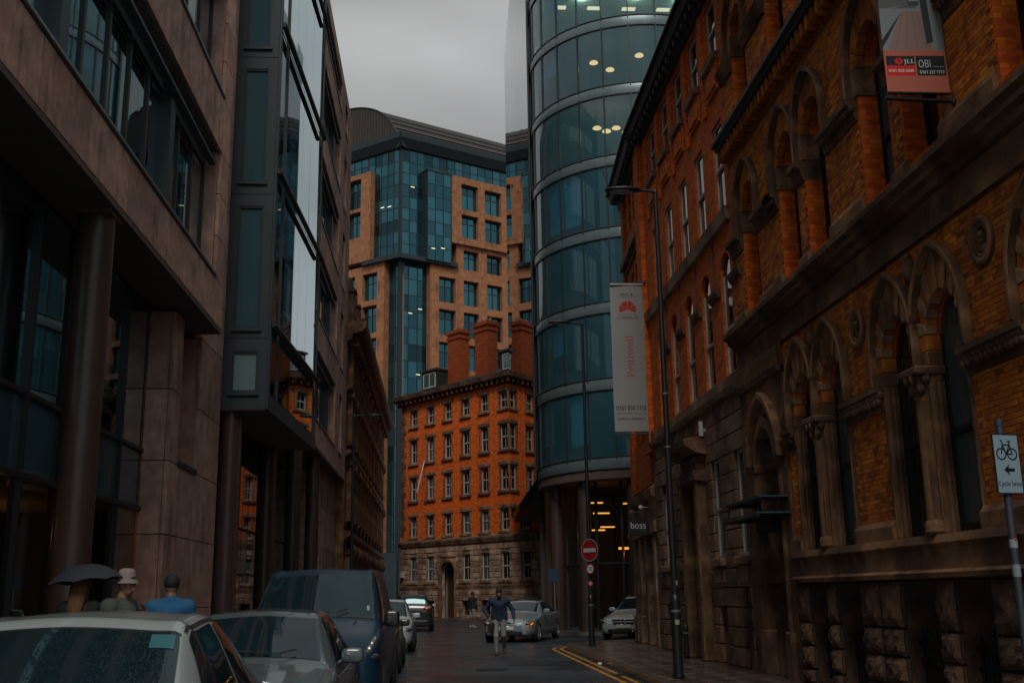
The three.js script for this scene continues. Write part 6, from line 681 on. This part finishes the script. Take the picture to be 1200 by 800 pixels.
const stand = (o = {}) => ({ pelvis: [0, 0.95, 0], chest: [0, 1.30, 0.01], neck: [0, 1.49, 0], head: [0, 1.64, 0.03], shL: [0.18, 1.385, 0], shR: [-0.18, 1.385, 0], elL: [0.25, 1.14, -0.02], elR: [-0.25, 1.14, -0.02], wrL: [0.26, 0.89, 0.06], wrR: [-0.26, 0.89, 0.06], hipL: [0.09, 0.91, 0], hipR: [-0.09, 0.91, 0], knL: [0.10, 0.50, 0.03], knR: [-0.10, 0.50, 0.03], anL: [0.10, 0.085, -0.02], anR: [-0.10, 0.085, -0.02], toL: [0.11, 0.045, 0.13], toR: [-0.11, 0.045, 0.13], ...o });
{ // man striding across the road with his head down
  const w = person({ label: 'man in navy jacket and grey trousers striding across the road, head bowed', pos: [1.63, 0, -29.75], turn: -0.05, res: 100, hair: [0.012, 0.010, 0.009], beard: true, look: [0, -0.45, 1], top: [0.018, 0.035, 0.075], legs: [0.26, 0.25, 0.25], shoes: [0.10, 0.035, 0.015],
    J: { pelvis: [0, 0.96, -0.02], chest: [0.0, 1.33, 0.10], neck: [0, 1.51, 0.16], head: [0, 1.635, 0.25], shL: [0.205, 1.43, 0.12], shR: [-0.205, 1.43, 0.12], elL: [0.37, 1.17, 0.04], elR: [-0.40, 1.19, 0.06], wrL: [0.40, 0.94, 0.14], wrR: [-0.27, 0.99, 0.26], hipL: [0.10, 0.92, -0.02], hipR: [-0.10, 0.92, -0.02], knL: [0.11, 0.53, 0.03], knR: [-0.09, 0.51, 0.13], anL: [0.13, 0.24, -0.33], anR: [-0.08, 0.09, 0.06], toL: [0.13, 0.10, -0.27], toR: [-0.09, 0.045, 0.22] }, hand: { L: { curl: 0.5 }, R: { curl: 0.75, dir: [0.2, -1, 0.2], n: [0.6, 0, -0.6] } } });
  mesh('collar', [new THREE.TorusGeometry(0.075, 0.02, 8, 20).rotateX(1.2).translate(0, 1.49, 0.15)], mat([0.3, 0.3, 0.3], 0.8), w.T);
  const b = thing('document_bag', 'dark brown document bag carried by the striding man', 'bag', [1.63 - 0.24, 0.60, -29.47], 1.15); mesh('bag_body', [cb(-0.15, 0.15, 0, 0.25, -0.04, 0.04, 0.02)], mat([0.035, 0.02, 0.014], 0.5), b); mesh('flap', [cb(-0.152, 0.152, 0.12, 0.255, 0.041, 0.05, 0.004)], mat([0.045, 0.025, 0.016], 0.5), b); mesh('handle', [tube([[-0.07, 0.265, 0], [-0.05, 0.315, 0], [0.05, 0.315, 0], [0.07, 0.265, 0]], 0.009, 12, 6)], mat([0.03, 0.018, 0.012], 0.5), b);
}
person({ label: 'man in bright blue shirt walking away beyond the white car', pos: [-3.10, 0.12, -13.0], turn: Math.PI + 0.12, hair: [0.010, 0.009, 0.009], skin: [0.16, 0.085, 0.055], top: [0.015, 0.13, 0.30], topName: 'shirt', shortSleeve: true, topFat: 0.03, legs: [0.03, 0.032, 0.04], J: stand({ shL: [0.195, 1.38, 0], shR: [-0.195, 1.38, 0], head: [0, 1.625, 0.03], elL: [0.29, 1.15, 0], elR: [-0.29, 1.15, 0] }) });
{ const p = person({ label: 'person in pale bucket hat and grey-green coat looking at a phone', pos: [-3.60, 0.12, -12.7], turn: 1.25, skin: [0.30, 0.16, 0.11], look: [0, -0.35, 1], hair: [0.02, 0.012, 0.008], top: [0.10, 0.115, 0.095], topName: 'coat', hem: 0.25, topFat: 0.05, legs: [0.05, 0.05, 0.055], J: stand({ neck: [0, 1.50, 0.03], head: [0, 1.645, 0.08], elR: [-0.24, 1.16, 0.10], wrR: [-0.12, 1.28, 0.34], elL: [0.25, 1.15, 0.05], wrL: [0.16, 1.05, 0.30] }), hand: { R: { curl: 0.8, dir: [0.4, 0.5, 0.8], n: [0.6, 0, -0.6] } } });
  const h = thing('bucket_hat', 'pale pink bucket hat worn by the person with the phone', 'hat', [-3.60 + Math.sin(1.25) * 0.075, 0.12 + 1.695, -12.7 + Math.cos(1.25) * 0.075], 1.25); mesh('crown', [lathe([[0.098, 0], [0.096, 0.06], [0.082, 0.105], [0.05, 0.122], [0.001, 0.125]], 0, 0, 0, 24)], mat([0.28, 0.215, 0.20], 0.9, { bumpMap: fineBump, bumpScale: 0.004 }), h); mesh('brim', [new THREE.LatheGeometry([[0.095, 0.01], [0.115, -0.012], [0.138, -0.045], [0.136, -0.048], [0.110, -0.018], [0.095, 0.0]].map(q => new THREE.Vector2(...q)), 28)], mat([0.25, 0.19, 0.18], 0.9, { bumpMap: fineBump, bumpScale: 0.004 }), h);
  const ph = thing('mobile_phone', 'dark phone held up by the person in the bucket hat', 'phone', [-3.60 + 0.36, 0.12 + 1.36, -12.7 + 0.28], 1.5); mesh('case', [cb(-0.036, 0.036, -0.07, 0.07, -0.004, 0.004, 0.003).rotateX(-0.6)], M.blackGloss, ph); mesh('screen', [bx(-0.032, 0.032, -0.065, 0.065, -0.0055, -0.0045).rotateX(-0.6)], mat([0.02, 0.022, 0.025], 0.1), ph); }
{ person({ label: 'long-haired person in black jacket under the umbrella', pos: [-3.97, 0.12, -12.5], turn: Math.PI - 0.1, skin: [0.32, 0.18, 0.12], hair: [0.13, 0.058, 0.022], longHair: true, top: [0.012, 0.012, 0.013], legs: [0.015, 0.015, 0.018], J: stand({ head: [0, 1.62, 0.03], shL: [0.165, 1.38, 0], shR: [-0.165, 1.38, 0], elR: [-0.22, 1.12, 0.08], wrR: [-0.10, 1.22, 0.24] }), hand: { R: { curl: 0.9, dir: [0.3, 1, 0.3], n: [0.8, 0, 0.3] } } });
  const U = thing('umbrella', 'black open umbrella sheltering the long-haired person', 'umbrella', [-3.97 + 0.07, 1.27, -12.62], 0); U.rotation.z = 0.10; const R = 0.43, N = 8, pos = [], y = (t) => 0.72 - 0.20 * t * t;
  for (let i = 0; i < N; i++) for (let k = 0; k < 6; k++) for (let m = 0; m < 4; m++) { const P = (tt, mm) => { const a = (i + mm / 4) / N * Math.PI * 2, sag = 1 - 0.075 * tt * Math.sin(mm / 4 * Math.PI); return [Math.cos(a) * R * tt * sag, y(tt) + 0.025 * tt * Math.sin(mm / 4 * Math.PI), Math.sin(a) * R * tt * sag]; }; const a = P(k / 6, m), b = P((k + 1) / 6, m), c = P((k + 1) / 6, m + 1), d = P(k / 6, m + 1); pos.push(...a, ...c, ...b, ...a, ...d, ...c); }
  const g = new THREE.BufferGeometry(); g.setAttribute('position', new THREE.Float32BufferAttribute(pos, 3)); g.computeVertexNormals(); mesh('canopy', [g], mat([0.022, 0.026, 0.036], 0.7, { side: THREE.DoubleSide }), U);
  for (let i = 0; i < N; i++) { const a = i / N * Math.PI * 2; mesh('rib', [bar([0, 0.70, 0], [Math.cos(a) * R * 0.97, 0.53, Math.sin(a) * R * 0.97], 0.004, 5)], M.iron, U); } mesh('shaft', [bar([0, 0.0, 0], [0, 0.78, 0], 0.006, 8)], M.iron, U); mesh('handle', [bar([0, -0.06, 0], [0, 0.08, 0], 0.014, 8)], M.black, U); }
person({ label: 'distant person in black top and pale shorts before the brick block', pos: [1.68, 0, -55], turn: 2.4, res: 60, hair: [0.01, 0.01, 0.01], skin: [0.12, 0.065, 0.045], top: [0.01, 0.01, 0.012], legs: [0.32, 0.30, 0.28], shorts: true, shoes: [0.4, 0.4, 0.4], J: stand() });
renderer.render(scene, camera);
